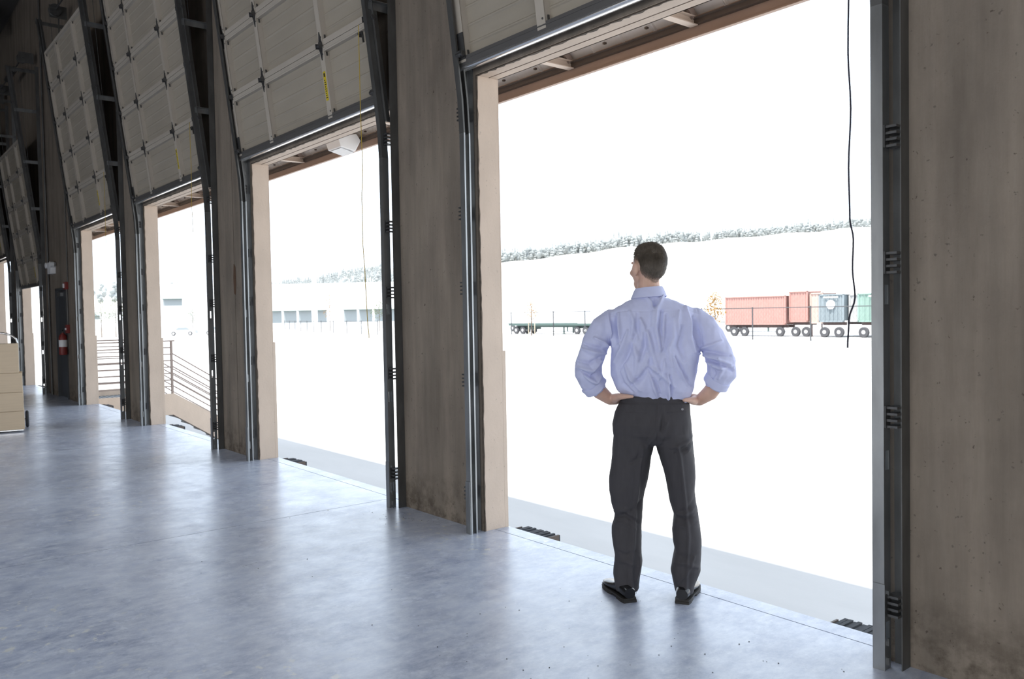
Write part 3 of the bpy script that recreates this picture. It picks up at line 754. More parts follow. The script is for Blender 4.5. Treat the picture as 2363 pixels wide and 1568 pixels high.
wb = warehouse(-75.5, -70.2, 215, 210, 2.15, (.9, 1.3), 'white building with blue-grey window band seen through the third doorway', 3)
warehouse(-79.5, -76.0, 262, 256, .55, (.1, .3), 'low pale shed seen through the fourth doorway', 3)
p = polar(-64.15, 185); lp = MB().tube([(p.x, p.y, GZ), (p.x, p.y, zel(3.35, 185))], [.55, .45], 10).build('mast', 'offwhite', smooth=True); tag(lp, 'white mast rising above the warehouse in the second doorway', 'mast')
p = polar(-72.2, 190); lp = MB().tube([(p.x, p.y, GZ), (p.x, p.y, zel(2.9, 190))], [1.1, .9], 10).build('mast', 'offwhite', smooth=True); tag(lp, 'thick white mast before the building in the third doorway', 'mast')
def car(x, y, rz_, mt, label):
    r = empty('car', (x, y, GZ), (0, 0, rz_), label=label, cat='car', group='cars parked far off')
    MB().prism([(0, .3), (.1, .8), (1.1, .95), (1.6, 1.42), (3.0, 1.45), (3.7, .98), (4.4, .9), (4.5, .35)], 'y', 0, 1.75).build('body', mt, r, bevel=.05)
    MB().prism([(1.25, .98), (1.68, 1.36), (2.95, 1.38), (3.5, 1.0)], 'y', -.01, 1.76).build('window', 'shade', r)
    for q in (.9, 3.6): wheel(r, q, .05, .33, .33)
for k, (az, R, lab) in enumerate(((-73.4, 150, 'left grey car parked far off in the third doorway'), (-71.3, 150, 'right silver car parked far off in the third doorway'))):
    p = polar(az, R); car(p.x, p.y, 1.0, 'cgrey', lab)

# the hill: long pale slope with a wooded crest
AZ = [-95, -85, -80, -77.4, -75.8, -73.8, -72.2, -70.6, -67.1, -64.2, -62, -59.5, -51.5, -47.1, -42.7, -38.3, -34.1, -30.1, -27.5, -20, -5, 20]
EL = [.8, 1.2, 1.5, 1.8, 1.9, 1.8, 1.9, 1.9, 1.75, 2.2, 2.7, 3.15, 3.49, 3.94, 4.42, 4.62, 4.84, 4.98, 5.09, 5.2, 5.4, 5.5]
def ridge(az): return float(np.interp(az, AZ, EL))
RR = [420, 600, 900, 1200, 1500, 1560, 1900]
m = MB(); n = len(m.v); na = 160
for i in range(na + 1):
    az = -95 + 115 * i / na
    for q, R in enumerate(RR):
        e = math.tan(math.radians(ridge(az) + .05 * math.sin(az * 1.7))) * 1500
        f = [0, .12, .38, .72, 1.0, 1.0, .8][q]
        p = polar(az, R); m.v.append((p.x, p.y, GZ - .5 + (e + 2.7 + .5) * f))
for i in range(na):
    for q in range(len(RR) - 1):
        a = i * len(RR) + q; m.f.append((a, a + 1, a + len(RR) + 1, a + len(RR)))
M['hill'] = mat('dry_hillside', (.62, .61, .58), .95, var=.08, vscale=(.01, .01, .01))
tag(m.build('hill', 'hill', smooth=True), 'long pale dry hillside rising behind the yard', kind='structure')
def tree_mesh(seed, conifer):
    rnd = random.Random(seed); m = MB()
    if conifer:
        for k in range(5):
            z = .12 + .17 * k; r = .20 * (1 - k * .17)
            rg = [[(rr * math.cos(2 * PI * j / 7 + k) * rnd.uniform(.75, 1.2), rr * math.sin(2 * PI * j / 7 + k), zz) for j in range(7)] for rr, zz in ((r, z), (r * .35, z + .16), (.01, z + .24))]
            m.loft(rg)
    else:
        for k in range(6):
            a = rnd.uniform(0, 6.28); q = rnd.uniform(0, .2)
            m.lathe([(.02, -.16), (.15, -.08), (.19, .02), (.12, .13), (.02, .17)], 7, (q * math.cos(a), q * math.sin(a), .3 + .1 * k * .8))
    m.box(-.02, .02, -.02, .02, 0, .3)
    me = m.mesh('hill_tree'); me.materials.append(M['fir']); return me
tms = [tree_mesh(k, k % 2 == 0) for k in range(6)]
rnd = random.Random(11)
def on_hill(az, R):
    e = math.tan(math.radians(ridge(az) + .05 * math.sin(az * 1.7))) * 1500
    f = float(np.interp(R, RR, [0, .12, .38, .72, 1.0, 1.0, .8])); return GZ - .5 + (e + 3.2) * f
cnt = 0
for i in range(290):
    az = -52.2 + 25.2 * (i + rnd.uniform(-.4, .4)) / 290
    if -38.2 < az < -36.6 and rnd.random() < .5: continue
    R = rnd.uniform(1490, 1560); p = polar(az, R)
    h = rnd.uniform(14, 24) * (1.25 if az < -38 else 1.0) * (1.2 if rnd.random() < .08 else 1)
    o = bpy.data.objects.new('hill_tree', tms[i % 6]); C.objects.link(o); o.location = (p.x, p.y, on_hill(az, R) - 1)
    o.scale = (h * .75, h * .75, h); o.rotation_euler = (0, 0, rnd.uniform(0, 6))
    tag(o, 'small grey-green tree in the wooded strip along the hill crest', 'tree', 'trees on the hill crest')
m = MB(); src_v = [([tuple(v.co) for v in t.vertices], [tuple(f.vertices) for f in t.polygons]) for t in tms]
def addt(p, h, k):
    V, F = src_v[k % 6]; n = len(m.v); a = rnd.uniform(0, 6); ca, sa = math.cos(a), math.sin(a)
    m.v += [(p[0] + (v[0] * ca - v[1] * sa) * h * .8, p[1] + (v[0] * sa + v[1] * ca) * h * .8, p[2] + v[2] * h) for v in V]; m.f += [tuple(n + q for q in f) for f in F]
for i in range(900):
    az = rnd.uniform(-79, -27) if i % 2 else rnd.uniform(-68, -58.5); R = rnd.uniform(1500, 1600)
    if az < -58.3: R = rnd.uniform(820, 1560)
    p = polar(az, R); addt((p.x, p.y, on_hill(az, R) - 1), rnd.uniform(11, 20), i)
tag(m.build('distant_forest', 'fir'), 'blurred mass of trees covering the far hill behind the doorways', 'trees', kind='stuff')

# ------------------------------------------------------------------ the man
TH = math.radians(41.3)
man = empty('person', (-2.876, 3.287, 0), (0, 0, TH), label='man in light blue shirt and charcoal trousers standing hands on hips, seen from behind', cat='person')
M['skin'] = mat('skin', (.66, .42, .32), .5, var=.12, vscale=(20, 20, 20), bump=.15, bscale=200)
M['skin'].node_tree.nodes['Principled BSDF'].inputs['Subsurface Weight'].default_value = .15
M['skin'].node_tree.nodes['Principled BSDF'].inputs['Subsurface Radius'].default_value = (.02, .008, .004)
M['shirt'] = mat('pale_blue_cotton', (.60, .63, .86), .8, var=.05, vscale=(30, 30, 30), bump=.12, bscale=500, trans=.05)
M['trousers'] = mat('charcoal_wool', (.050, .047, .052), .8, var=.15, vscale=(40, 40, 10), bump=.15, bscale=400)
M['hair'] = mat('brown_hair', (.12, .095, .070), .5, var=.5, vscale=(60, 60, 25))
M['shoe'] = mat('black_leather', (.012, .012, .013), .22)
M['sole'] = mat('shoe_sole', (.02, .018, .016), .6)

M['hair_cap'] = mat('clipped_hair', (.13, .105, .08), .55, var=.5, vscale=(90, 90, 40), bump=.6, bscale=260)
_n = M['hair_cap'].node_tree; _b = _n.nodes['Principled BSDF']; _l = _b.inputs['Base Color'].links[0].from_socket
_a = _n.nodes.new('ShaderNodeAttribute'); _a.attribute_name = 'clip'; _m = _n.nodes.new('ShaderNodeMixRGB'); _n.links.new(_a.outputs['Color'], _m.inputs[0])
_m.inputs[1].default_value = (.50, .33, .25, 1); _n.links.new(_l, _m.inputs[2]); _n.links.new(_m.outputs[0], _b.inputs['Base Color'])

def ring(cx, cy, z, a, b, k=28, e=2.3, tilt=0):
    out = []
    for j in range(k):
        t = 2 * PI * j / k; c, s = math.cos(t), math.sin(t)
        x = a * math.copysign(abs(c) ** (2 / e), c); y = b * math.copysign(abs(s) ** (2 / e), s)
        out.append((cx + x, cy + y, z + tilt * x))
    return out
def limb(m, pts, k=18):   # pts: (x,y,z,r) or (x,y,z,r,ry)
    P = [Vector(p[:3]) for p in pts]; rings = []; u = None
    for i, p in enumerate(P):
        t = (P[min(i + 1, len(P) - 1)] - P[max(i - 1, 0)]).normalized()
        if u is None: u = (Vector((0, 1, 0)) - t * t.y).normalized()
        else: u = (u - t * u.dot(t)).normalized()
        w_ = t.cross(u); r = pts[i][3]; r2 = pts[i][4] if len(pts[i]) > 4 else r
        rings.append([p + w_ * r * math.cos(2 * PI * j / k) + u * r2 * math.sin(2 * PI * j / k) for j in range(k)])
    m.loft(rings)
    m.ell(P[0], (pts[0][3],) * 3, 12) if pts[0][3] < .12 else None
    m.ell(P[-1], (pts[-1][3] * .98,) * 3, 12)
def remesh(m, name, vox, smooth_it, fn=None, post=2):
    me = m.mesh('tmp'); o = bpy.data.objects.new('tmp', me); C.objects.link(o)
    r = o.modifiers.new('r', 'REMESH'); r.mode = 'VOXEL'; r.voxel_size = vox; r.use_smooth_shade = True
    if smooth_it: s_ = o.modifiers.new('s', 'SMOOTH'); s_.iterations = smooth_it; s_.factor = .5
    dg = bpy.context.evaluated_depsgraph_get(); ev = o.evaluated_get(dg); me2 = bpy.data.meshes.new_from_object(ev)
    bpy.data.objects.remove(o)
    n = len(me2.vertices); co = np.empty(n * 3); me2.vertices.foreach_get('co', co); co = co.reshape(-1, 3)
    no = np.empty(n * 3); me2.vertices.foreach_get('normal', no); no = no.reshape(-1, 3)
    if fn is not None:
        co = fn(co, no); me2.vertices.foreach_set('co', co.ravel()); me2.update()
    me2.polygons.foreach_set('use_smooth', [True] * len(me2.polygons)); me2.name = name
    return me2
def part(me, name, m, parent):
    me.materials.clear(); me.materials.append(M[m]); o = bpy.data.objects.new(name, me); C.objects.link(o); o.parent = parent; return o
def segd(P, a, b):
    ab = b - a; t = np.clip(((P - a) @ ab) / (ab @ ab + 1e-12), 0, 1); d = P - (a + t[:, None] * ab); return np.sqrt((d ** 2).sum(1)), t
def fold(co2, pl, width, taper=True):
    pl = np.array(pl, float); best = np.full(len(co2), 9.); tt = np.zeros(len(co2)); L = np.cumsum([0] + [np.linalg.norm(pl[i + 1] - pl[i]) for i in range(len(pl) - 1)])
    for i in range(len(pl) - 1):
        d, t = segd(co2, pl[i], pl[i + 1]); g_ = (L[i] + t * (L[i + 1] - L[i])) / L[-1]
        k = d < best; best[k] = d[k]; tt[k] = g_[k]
    w_ = width * (.55 + .45 * np.sin(PI * np.clip(tt, .05, .95))) if taper else width
    return np.exp(-(best / w_) ** 2) * (np.sin(PI * np.clip(tt, .12, .88)) ** .6 if taper else 1)

# body (one continuous surface): head, neck, trunk, arms, hands, legs
HR = Matrix.Rotation(math.radians(37), 3, 'Z'); HC = Vector((-.014, .012, 1.737))
def hp(x, y, z): v = HR @ Vector((x, y, z)); return tuple(v + HC)
m = MB()
m.ell(hp(0, -.012, .008), (.080, .097, .096), 24, HR)
m.ell(hp(0, .030, -.026), (.069, .070, .088), 20, HR)
m.ell(hp(0, .052, -.090), (.046, .046, .045), 18, HR)
m.ell(hp(0, .080, -.125), (.024, .020, .018), 12, HR)
m.ell(hp(0, .083, .018), (.050, .018, .014), 14, HR)
m.ell(hp(0, .108, -.040), (.011, .014, .013), 12, HR); m.tube([hp(0, .088, .008), hp(0, .102, -.036)], [.009, .012], 10)
m.ell(hp(0, .093, -.078), (.022, .010, .006), 12, HR); m.ell(hp(0, .091, -.090), (.020, .010, .007), 12, HR)
for s_ in (-1, 1):
    m.ell(hp(s_ * .048, .060, -.035), (.020, .026, .020), 12, HR)
    er_ = HR @ Matrix.Rotation(s_ * -.35, 3, 'Z')
    m.ell(hp(s_ * .089, -.010, -.018), (.010, .020, .034), 14, er_); m.ell(hp(s_ * .078, .0, -.045), (.009, .009, .012), 10, er_)
limb(m, [(-.010, .000, 1.50, .066, .062), (-.012, .0, 1.58, .060, .060), (-.013, .006, 1.66, .056, .060), (-.010, .012, 1.72, .055, .062)])
m.loft([ring(.005, 0, .88, .150, .09), ring(.012, .0, 1.0, .150, .098), ring(.015, 0, 1.12, .150, .10), ring(.015, 0, 1.30, .175, .115), ring(.015, 0, 1.43, .19, .10), ring(.01, 0, 1.50, .15, .075), ring(0, 0, 1.56, .06, .05)])
ARMS = {-1: [(-.20, .0, 1.44, .055), (-.288, -.02, 1.32, .044), (-.330, -.035, 1.185, .044), (-.312, -.028, 1.13, .042), (-.272, -.005, 1.078, .041, .040), (-.222, .025, 1.034, .029, .033)],
        1: [(.225, .0, 1.44, .055), (.315, -.02, 1.32, .044), (.350, -.035, 1.185, .044), (.330, -.028, 1.13, .042), (.292, -.005, 1.072, .041, .040), (.240, .025, 1.030, .029, .033)]}
for s_ in (-1, 1):
    A = ARMS[s_]; limb(m, A)
    W_ = Vector(A[-1][:3]); ox = .015 if s_ > 0 else 0
    def q(x, y, z): return (s_ * x + ox, y, z)
    limb(m, [(W_.x, W_.y, W_.z, .028, .030), (*q(.196, .045, 1.034), .030, .034), (*q(.172, .075, 1.042), .020, .040), (*q(.158, .105, 1.046), .016, .040)])
    # four fingers curling round the front of the hip
    for k, (l, z0) in enumerate(((.075, 1.078), (.085, 1.058), (.080, 1.038), (.062, 1.020))):
        limb(m, [(*q(.162, .095, z0), .0095), (*q(.143, .095 + l * .42, z0 + .002), .009), (*q(.118, .095 + l * .66, z0 + .0), .0085), (*q(.090, .092 + l * .78, z0 - .004), .0075)], 10)
    # thumb lying back along the waist
    if s_ < 0: limb(m, [(*q(.200, .030, 1.040), .026), (*q(.188, -.020, 1.050), .024), (*q(.165, -.066, 1.060), .018), (*q(.132, -.100, 1.064), .0125), (*q(.102, -.116, 1.065), .009)], 12)
    else: limb(m, [(*q(.205, .025, 1.032), .026), (*q(.192, -.020, 1.034), .023), (*q(.176, -.058, 1.040), .016), (*q(.156, -.088, 1.044), .0115), (*q(.142, -.102, 1.045), .009)], 12)
LEGL = [(-.095, 0, .90, .085), (-.115, .0, .74, .078), (-.138, .0, .60, .068), (-.135, .005, .46, .052), (-.142, -.01, .34, .060), (-.14, -.02, .15, .042), (-.142, -.03, .06, .040)]
LEGR = [(.095, 0, .90, .085), (.118, .0, .74, .075), (.138, .0, .60, .062), (.160, .005, .46, .052), (.166, -.01, .34, .060), (.155, -.02, .15, .042), (.148, -.03, .06, .040)]
for Lg in (LEGL, LEGR): limb(m, Lg)
def face_fn(co, no):
    hrT = np.array(HR); loc = (co - np.array(HC)) @ hrT      # head frame
    d = np.zeros(len(co))
    for s_ in (-1, 1):
        r2 = ((loc[:, 0] - s_ * .032) / .017) ** 2 + ((loc[:, 2] - .000) / .010) ** 2
        d -= .008 * np.exp(-r2) * (loc[:, 1] > .05)
        r2 = ((loc[:, 0] - s_ * .083) / .01) ** 2 + ((loc[:, 1] + .0) / .008) ** 2 + ((loc[:, 2] + .018) / .016) ** 2
        d -= .003 * np.exp(-r2)
    # nape tendons
    k = (co[:, 2] > 1.58) & (co[:, 2] < 1.70) & (co[:, 1] < .0)
    d -= .004 * np.exp(-((co[:, 0] + .012) / .012) ** 2) * k
    return co + no * d[:, None]
body = part(remesh(m, 'body', .0042, 5, face_fn), 'body', 'skin', man)
for s_ in (-1, 1):
    e_ = MB().ell(hp(s_ * .032, .0755, .002), (.012, .012, .012), 12).build('eye', 'offwhite', body, smooth=True)
    MB().ell(hp(s_ * .032, .0855, .002), (.0055, .003, .0055), 10).build('iris', 'hair', body, smooth=True)

# hair: a shell grown off the scalp of the body surface, plus thousands of short strands
def hair_line(x, y, z):      # head frame: signed height above the hairline (positive where hair grows)
    if y > .02: return z - (.050 + (y - .02) * .30)
    if y > -.03: return z - (.018 + (y + .02) * .9 - (.030 if y > .004 else 0))
    return z - (-.112 + max(0, y + .080) * 1.25)
RI = HR.transposed()
bm = bmesh.new(); bm.from_mesh(body.data)
dl = []; hv = {}
for v in bm.verts:
    l = RI @ (v.co - HC); hv[v] = hair_line(l.x, l.y, l.z) if (l.length < .16 and abs(l.x) < .0835 + .01 * (l.z > .02) and not (abs(l.x) > .076 and -.035 < l.y < .02 and l.z < .014)) else -1
for f in bm.faces:
    if min(hv[v] for v in f.verts) < 0: dl.append(f)
bmesh.ops.delete(bm, geom=dl, context='FACES')
for v in bm.verts:
    l = RI @ (v.co - HC); top = max(0, min(1, (l.z + .01) / .09)); k_ = min(1, max(0, hv.get(v, 0)) / .05)
    v.co += v.normal * (.0012 + k_ * (.0025 + .006 * top) + k_ * .0022 * noise.noise(v.co * 55) + k_ * top * .0022 * math.sin(l.x * 240 + l.y * 60))
bm.verts.index_update(); fades = [min(1, max(0, hv.get(v, 0)) / .055) for v in bm.verts]
me = bpy.data.meshes.new('hair'); bm.to_mesh(me)
at = me.color_attributes.new('clip', 'FLOAT_COLOR', 'POINT')
for k_, q_ in enumerate(fades): at.data[k_].color = (q_, q_, q_, 1)
me.polygons.foreach_set('use_smooth', [True] * len(me.polygons))
faces = [(f.calc_center_median().copy(), f.normal.copy(), [v.co.copy() for v in f.verts], f.calc_area()) for f in bm.faces]; bm.free()
hair = part(me, 'hair', 'hair_cap', man)
rnd = random.Random(5); m = MB(); tot = sum(f[3] for f in faces); acc = []
for c, nrm, vs, ar in faces:
    k = int(14000 * ar / tot * min(1, .15 + 12 * max(0, hair_line(*(RI @ (c - HC))))) + rnd.random())
    for _ in range(k):
        w3 = [rnd.random() for _ in vs]; sw = sum(w3); p = sum((v * (a / sw) for v, a in zip(vs, w3)), Vector())
        l = RI @ (p - HC)
        top = max(0, min(1, (l.z - .0) / .09))
        ln = .006 + .016 * top * rnd.uniform(.6, 1.2)
        comb = HR @ Vector((.35 * math.copysign(1, l.x) * (1 - top) + .3, .8 * top - .15, -1.0 * (1 - top) + .05))
        comb = (comb - nrm * comb.dot(nrm)).normalized()
        if l.z > .08: comb = (comb + Vector((rnd.uniform(-.5, .5), rnd.uniform(-.5, .5), 0))).normalized()
        d1 = (comb * .8 + nrm * (.30 + .45 * top * rnd.random())).normalized(); side = d1.cross(nrm).normalized() * (.0007 + .0005 * top)
        q0 = p - nrm * .001; q1 = p + d1 * ln * .55; q2 = q1 + (d1 * .7 + comb * .6 - Vector((0, 0, .25))).normalized() * ln * .45
        n = len(m.v); m.v += [tuple(q0 - side), tuple(q0 + side), tuple(q1 + side * .8), tuple(q1 - side * .8), tuple(q2)]; m.f += [(n, n + 1, n + 2, n + 3), (n + 3, n + 2, n + 4)]
o = m.build('strands', 'hair', hair); o['kind'] = 'stuff'

# shirt
m = MB()
def rg(l, r, z, b, cy=0, e=2.4): return ring((l + r) / 2, cy, z, (r - l) / 2, b, 36, e)
m.loft([rg(-.135, .180, 1.020, .098), rg(-.150, .195, 1.050, .104), rg(-.172, .205, 1.085, .118), rg(-.198, .216, 1.125, .130), rg(-.214, .228, 1.17, .138), rg(-.214, .236, 1.227, .142), rg(-.208, .244, 1.285, .142),
        rg(-.212, .248, 1.35, .138), rg(-.222, .250, 1.42, .128), rg(-.225, .245, 1.475, .112), rg(-.195, .205, 1.515, .095), rg(-.135, .130, 1.548, .078), rg(-.085, .072, 1.572, .066), rg(-.070, .055, 1.59, .060)])
SLV = {-1: [(-.205, .0, 1.455, .060), (-.245, -.005, 1.415, .072), (-.282, -.012, 1.355, .071), (-.308, -.025, 1.29, .069), (-.330, -.035, 1.225, .071), (-.330, -.035, 1.17, .070), (-.312, -.025, 1.125, .062), (-.302, -.018, 1.112, .058)],
       1: [(.225, .0, 1.455, .060), (.262, -.005, 1.415, .072), (.300, -.012, 1.355, .070), (.328, -.025, 1.29, .070), (.350, -.035, 1.23, .074), (.350, -.035, 1.175, .072), (.335, -.025, 1.145, .063), (.326, -.018, 1.130, .058)]}
for s_ in (-1, 1): limb(m, SLV[s_], 22)
F = [  # (polyline in the back plane (x,z), height, width)
 ([(-.167, 1.49), (-.162, 1.412), (-.155, 1.335)], .010, .008), ([(-.184, 1.483), (-.186, 1.424), (-.176, 1.345)], -.013, .014), ([(-.222, 1.49), (-.212, 1.413), (-.196, 1.32)], .008, .012),
 ([(-.056, 1.458), (-.022, 1.386), (-.006, 1.304), (.028, 1.19)], .009, .013), ([(.058, 1.575), (.030, 1.509), (.019, 1.421), (.038, 1.303)], .010, .012),
 ([(-.028, 1.41), (-.034, 1.328), (-.059, 1.25)], -.009, .014), ([(.050, 1.50), (.040, 1.41), (.050, 1.32)], -.010, .012), ([(-.025, 1.575), (.003, 1.539), (.010, 1.50), (.0, 1.42)], .007, .010), ([(.020, 1.56), (.012, 1.52)], -.008, .009),
 ([(.111, 1.46), (.107, 1.361), (.081, 1.303), (.092, 1.22)], .008, .014), ([(.075, 1.48), (.078, 1.391), (.060, 1.30)], -.008, .013), ([(.155, 1.42), (.133, 1.326), (.161, 1.25)], -.008, .016),
 ([(.172, 1.52), (.191, 1.442), (.190, 1.36), (.213, 1.29)], .008, .011), ([(.209, 1.475), (.219, 1.389), (.236, 1.33)], -.009, .014),
 ([(.076, 1.185), (.077, 1.115), (.079, 1.05)], .010, .007), ([(.088, 1.17), (.092, 1.11), (.094, 1.055)], -.006, .008), ([(-.010, 1.18), (.006, 1.12), (.026, 1.06)], .008, .008), ([(.008, 1.16), (.022, 1.12), (.038, 1.08)], -.006, .008),
 ([(-.085, 1.38), (-.117, 1.293), (-.170, 1.20)], -.008, .013), ([(-.122, 1.40), (-.152, 1.305), (-.190, 1.24)], .008, .012), ([(-.024, 1.21), (-.060, 1.157), (-.105, 1.125)], -.009, .013), ([(-.020, 1.225), (.033, 1.190), (.108, 1.115)], .009, .012),
 ([(.115, 1.27), (.149, 1.197), (.194, 1.12)], -.007, .010), ([(.10, 1.28), (.132, 1.20), (.175, 1.12)], .006, .009), ([(-.14, 1.23), (-.11, 1.16), (-.06, 1.10)], .007, .012), ([(-.17, 1.19), (-.15, 1.13), (-.10, 1.09)], -.006, .010),
 ([(-.10, 1.35), (-.075, 1.27), (-.085, 1.18)], .006, .013), ([(.00, 1.28), (-.015, 1.22), (.0, 1.16)], -.006, .010), ([(.06, 1.26), (.055, 1.20), (.03, 1.15)], .006, .010), ([(-.11, 1.50), (-.09, 1.44), (-.10, 1.38)], .006, .012), ([(-.07, 1.49), (-.075, 1.43), (-.06, 1.36)], -.006, .011), ([(.14, 1.50), (.13, 1.44), (.14, 1.38)], .006, .011),
 ([(-.292, 1.366), (-.245, 1.342), (-.216, 1.30)], .009, .010), ([(-.352, 1.308), (-.293, 1.289), (-.235, 1.283)], .009, .011), ([(-.345, 1.335), (-.290, 1.318), (-.235, 1.305)], -.008, .010), ([(-.385, 1.218), (-.306, 1.195), (-.262, 1.247)], .011, .011), ([(-.38, 1.25), (-.32, 1.235), (-.27, 1.262)], -.009, .011),
 ([(-.345, 1.175), (-.290, 1.134), (-.260, 1.17)], .010, .010), ([(-.365, 1.20), (-.31, 1.165), (-.265, 1.20)], -.009, .010),
 ([(.235, 1.300), (.304, 1.324), (.350, 1.345)], .008, .009), ([(.240, 1.278), (.314, 1.254), (.385, 1.225)], .011, .010), ([(.245, 1.29), (.32, 1.283), (.39, 1.27)], -.009, .010), ([(.263, 1.243), (.331, 1.207), (.400, 1.213)], .010, .010), ([(.262, 1.26), (.33, 1.23), (.40, 1.195)], -.010, .009), ([(.330, 1.254), (.346, 1.196), (.330, 1.155)], .010, .009), ([(.30, 1.22), (.31, 1.18), (.30, 1.15)], -.007, .009),
]
def vnoise(co, s, a):
    return np.array([noise.noise(Vector(c) * s) for c in co]) * a
def shirt_fn(co, no):
    back = np.clip(-no[:, 1] * 1.6 + .15, 0, 1); P = co[:, [0, 2]]; d = np.zeros(len(co))
    for pl, a, w_ in F: d += a * 2.5 * fold(P, pl, w_)
    d *= back
    d += vnoise(co * np.array([1.5, 1.5, .7]), 16, .004) + vnoise(co * np.array([1.3, 1.3, 1.]), 38, .0018)
    d += vnoise(co * np.array([1.9, 1.2, .45]) + 3.3, 18, .0055) * np.clip((1.50 - co[:, 2]) * 12, 0, 1)
    # yoke seam
    yz = np.interp(co[:, 0], [-.22, -.137, .02, .175, .254], [1.488, 1.505, 1.498, 1.505, 1.478])
    d -= .0022 * np.exp(-((co[:, 2] - yz) / .0028) ** 2) * back
    for ax in (-.218, .245):     # armhole seams
        sx = ax + (co[:, 2] - 1.40) * (.12 if ax < 0 else -.12)
        d -= .003 * np.exp(-((co[:, 0] - sx) / .0035) ** 2) * back * (co[:, 2] > 1.31)
    # soft blouse over the waistband
    d += .006 * np.exp(-((co[:, 2] - 1.10) / .03) ** 2) * (np.abs(co[:, 0]) < .25)
    return co + no * d[:, None]
shirt = part(remesh(m, 'shirt', .0048, 9, shirt_fn), 'shirt', 'shirt', man)
# collar
rings = []
for dz, g_ in ((0, 0), (.022, .001), (.043, .0), (.045, .003), (.030, .009), (.008, .014), (-.004, .017), (-.006, .014), (.005, .009)):
    q = []
    for j in range(40):
        t = 2 * PI * j / 40; x = -.012 + (.066 + g_) * math.cos(t); y = .004 + (.064 + g_) * math.sin(t)
        zb = 1.578 - .012 * max(0, math.sin(t)) + (.006 * math.cos(t + .4)) + (-.002 if dz < .01 else 0)
        q.append((x + .010 * (1 - dz / .05) * math.cos(t), y + .0 + .006 * (1 - dz / .05) * math.sin(t), zb + dz))
    rings.append(q)
MB().loft(rings + [rings[0]], cap=False).build('collar', 'shirt', shirt, smooth=True)
# rolled cuffs
for s_ in (-1, 1):
    A = SLV[s_]; a = Vector(A[-2][:3]); b = Vector(A[-1][:3]); t = (Vector(ARMS[s_][4][:3]) - a).normalized() * .7 + (b - a).normalized() * .5; t.normalize()
    u = (Vector((0, 1, 0)) - t * t.y).normalized(); w_ = t.cross(u); rings = []; rc = .064
    for q, rr in ((-.022, .90), (-.020, 1.04), (-.010, 1.07), (.004, 1.05), (.018, 1.07), (.024, 1.0), (.024, .90), (.0, .86), (-.02, .86)):
        rings.append([b + t * (q - .002 + .003 * math.sin(3 * 2 * PI * j / 28)) + (w_ * math.cos(2 * PI * j / 28) + u * math.sin(2 * PI * j / 28)) * (rc * rr + .0016 * math.sin(5 * 2 * PI * j / 28 + q * 80)) for j in range(28)])
    MB().loft(rings + [rings[0]], cap=False).build('rolled_cuff', 'shirt', shirt, smooth=True)

# trousers
m = MB()
m.loft([rg(-.150, .150, .805, .070), rg(-.200, .196, .825, .105), rg(-.209, .203, .86, .126, -.004), rg(-.213, .200, .915, .130, -.008), rg(-.195, .192, .975, .124, -.004), rg(-.168, .186, 1.03, .112), rg(-.155, .186, 1.062, .106), rg(-.150, .184, 1.072, .104)])
def leg(rows):
    m.loft([rg(l, r, z, b, cy, 2.2) for z, l, r, b, cy in rows])
leg([(.86, -.205, .03, .118, 0), (.80, -.210, .004, .115, 0), (.775, -.212, .001, .112, 0), (.745, -.214, -.010, .108, 0), (.69, -.222, -.018, .104, 0), (.63, -.230, -.027, .100, 0), (.56, -.233, -.044, .096, .002), (.49, -.223, -.056, .088, .006), (.434, -.206, -.060, .082, .008), (.40, -.212, -.062, .082, .004), (.364, -.222, -.064, .086, -.004), (.31, -.219, -.067, .086, -.012), (.26, -.213, -.068, .085, -.018), (.22, -.206, -.065, .084, -.02), (.191, -.209, -.060, .084, -.02), (.15, -.214, -.068, .085, -.02), (.12, -.215, -.074, .086, -.018), (.085, -.211, -.080, .090, -.012), (.055, -.209, -.084, .094, -.006), (.035, -.207, -.084, .094, -.004)])
leg([(.86, -.02, .203, .118, 0), (.80, .012, .205, .115, 0), (.775, .018, .207, .112, 0), (.745, .030, .210, .108, 0), (.69, .046, .213, .104, 0), (.63, .060, .214, .098, 0), (.56, .074, .211, .092, .002), (.50, .084, .216, .086, .006), (.44, .102, .228, .082, .008), (.40, .098, .234, .082, .004), (.36, .092, .240, .084, -.004), (.31, .096, .242, .086, -.010), (.258, .104, .240, .086, -.014), (.21, .092, .239, .086, -.016), (.15, .080, .235, .086, -.016), (.11, .088, .220, .086, -.012), (.078, .096, .208, .090, -.006), (.05, .102, .202, .092, -.004), (.035, .104, .200, .092, -.004)])
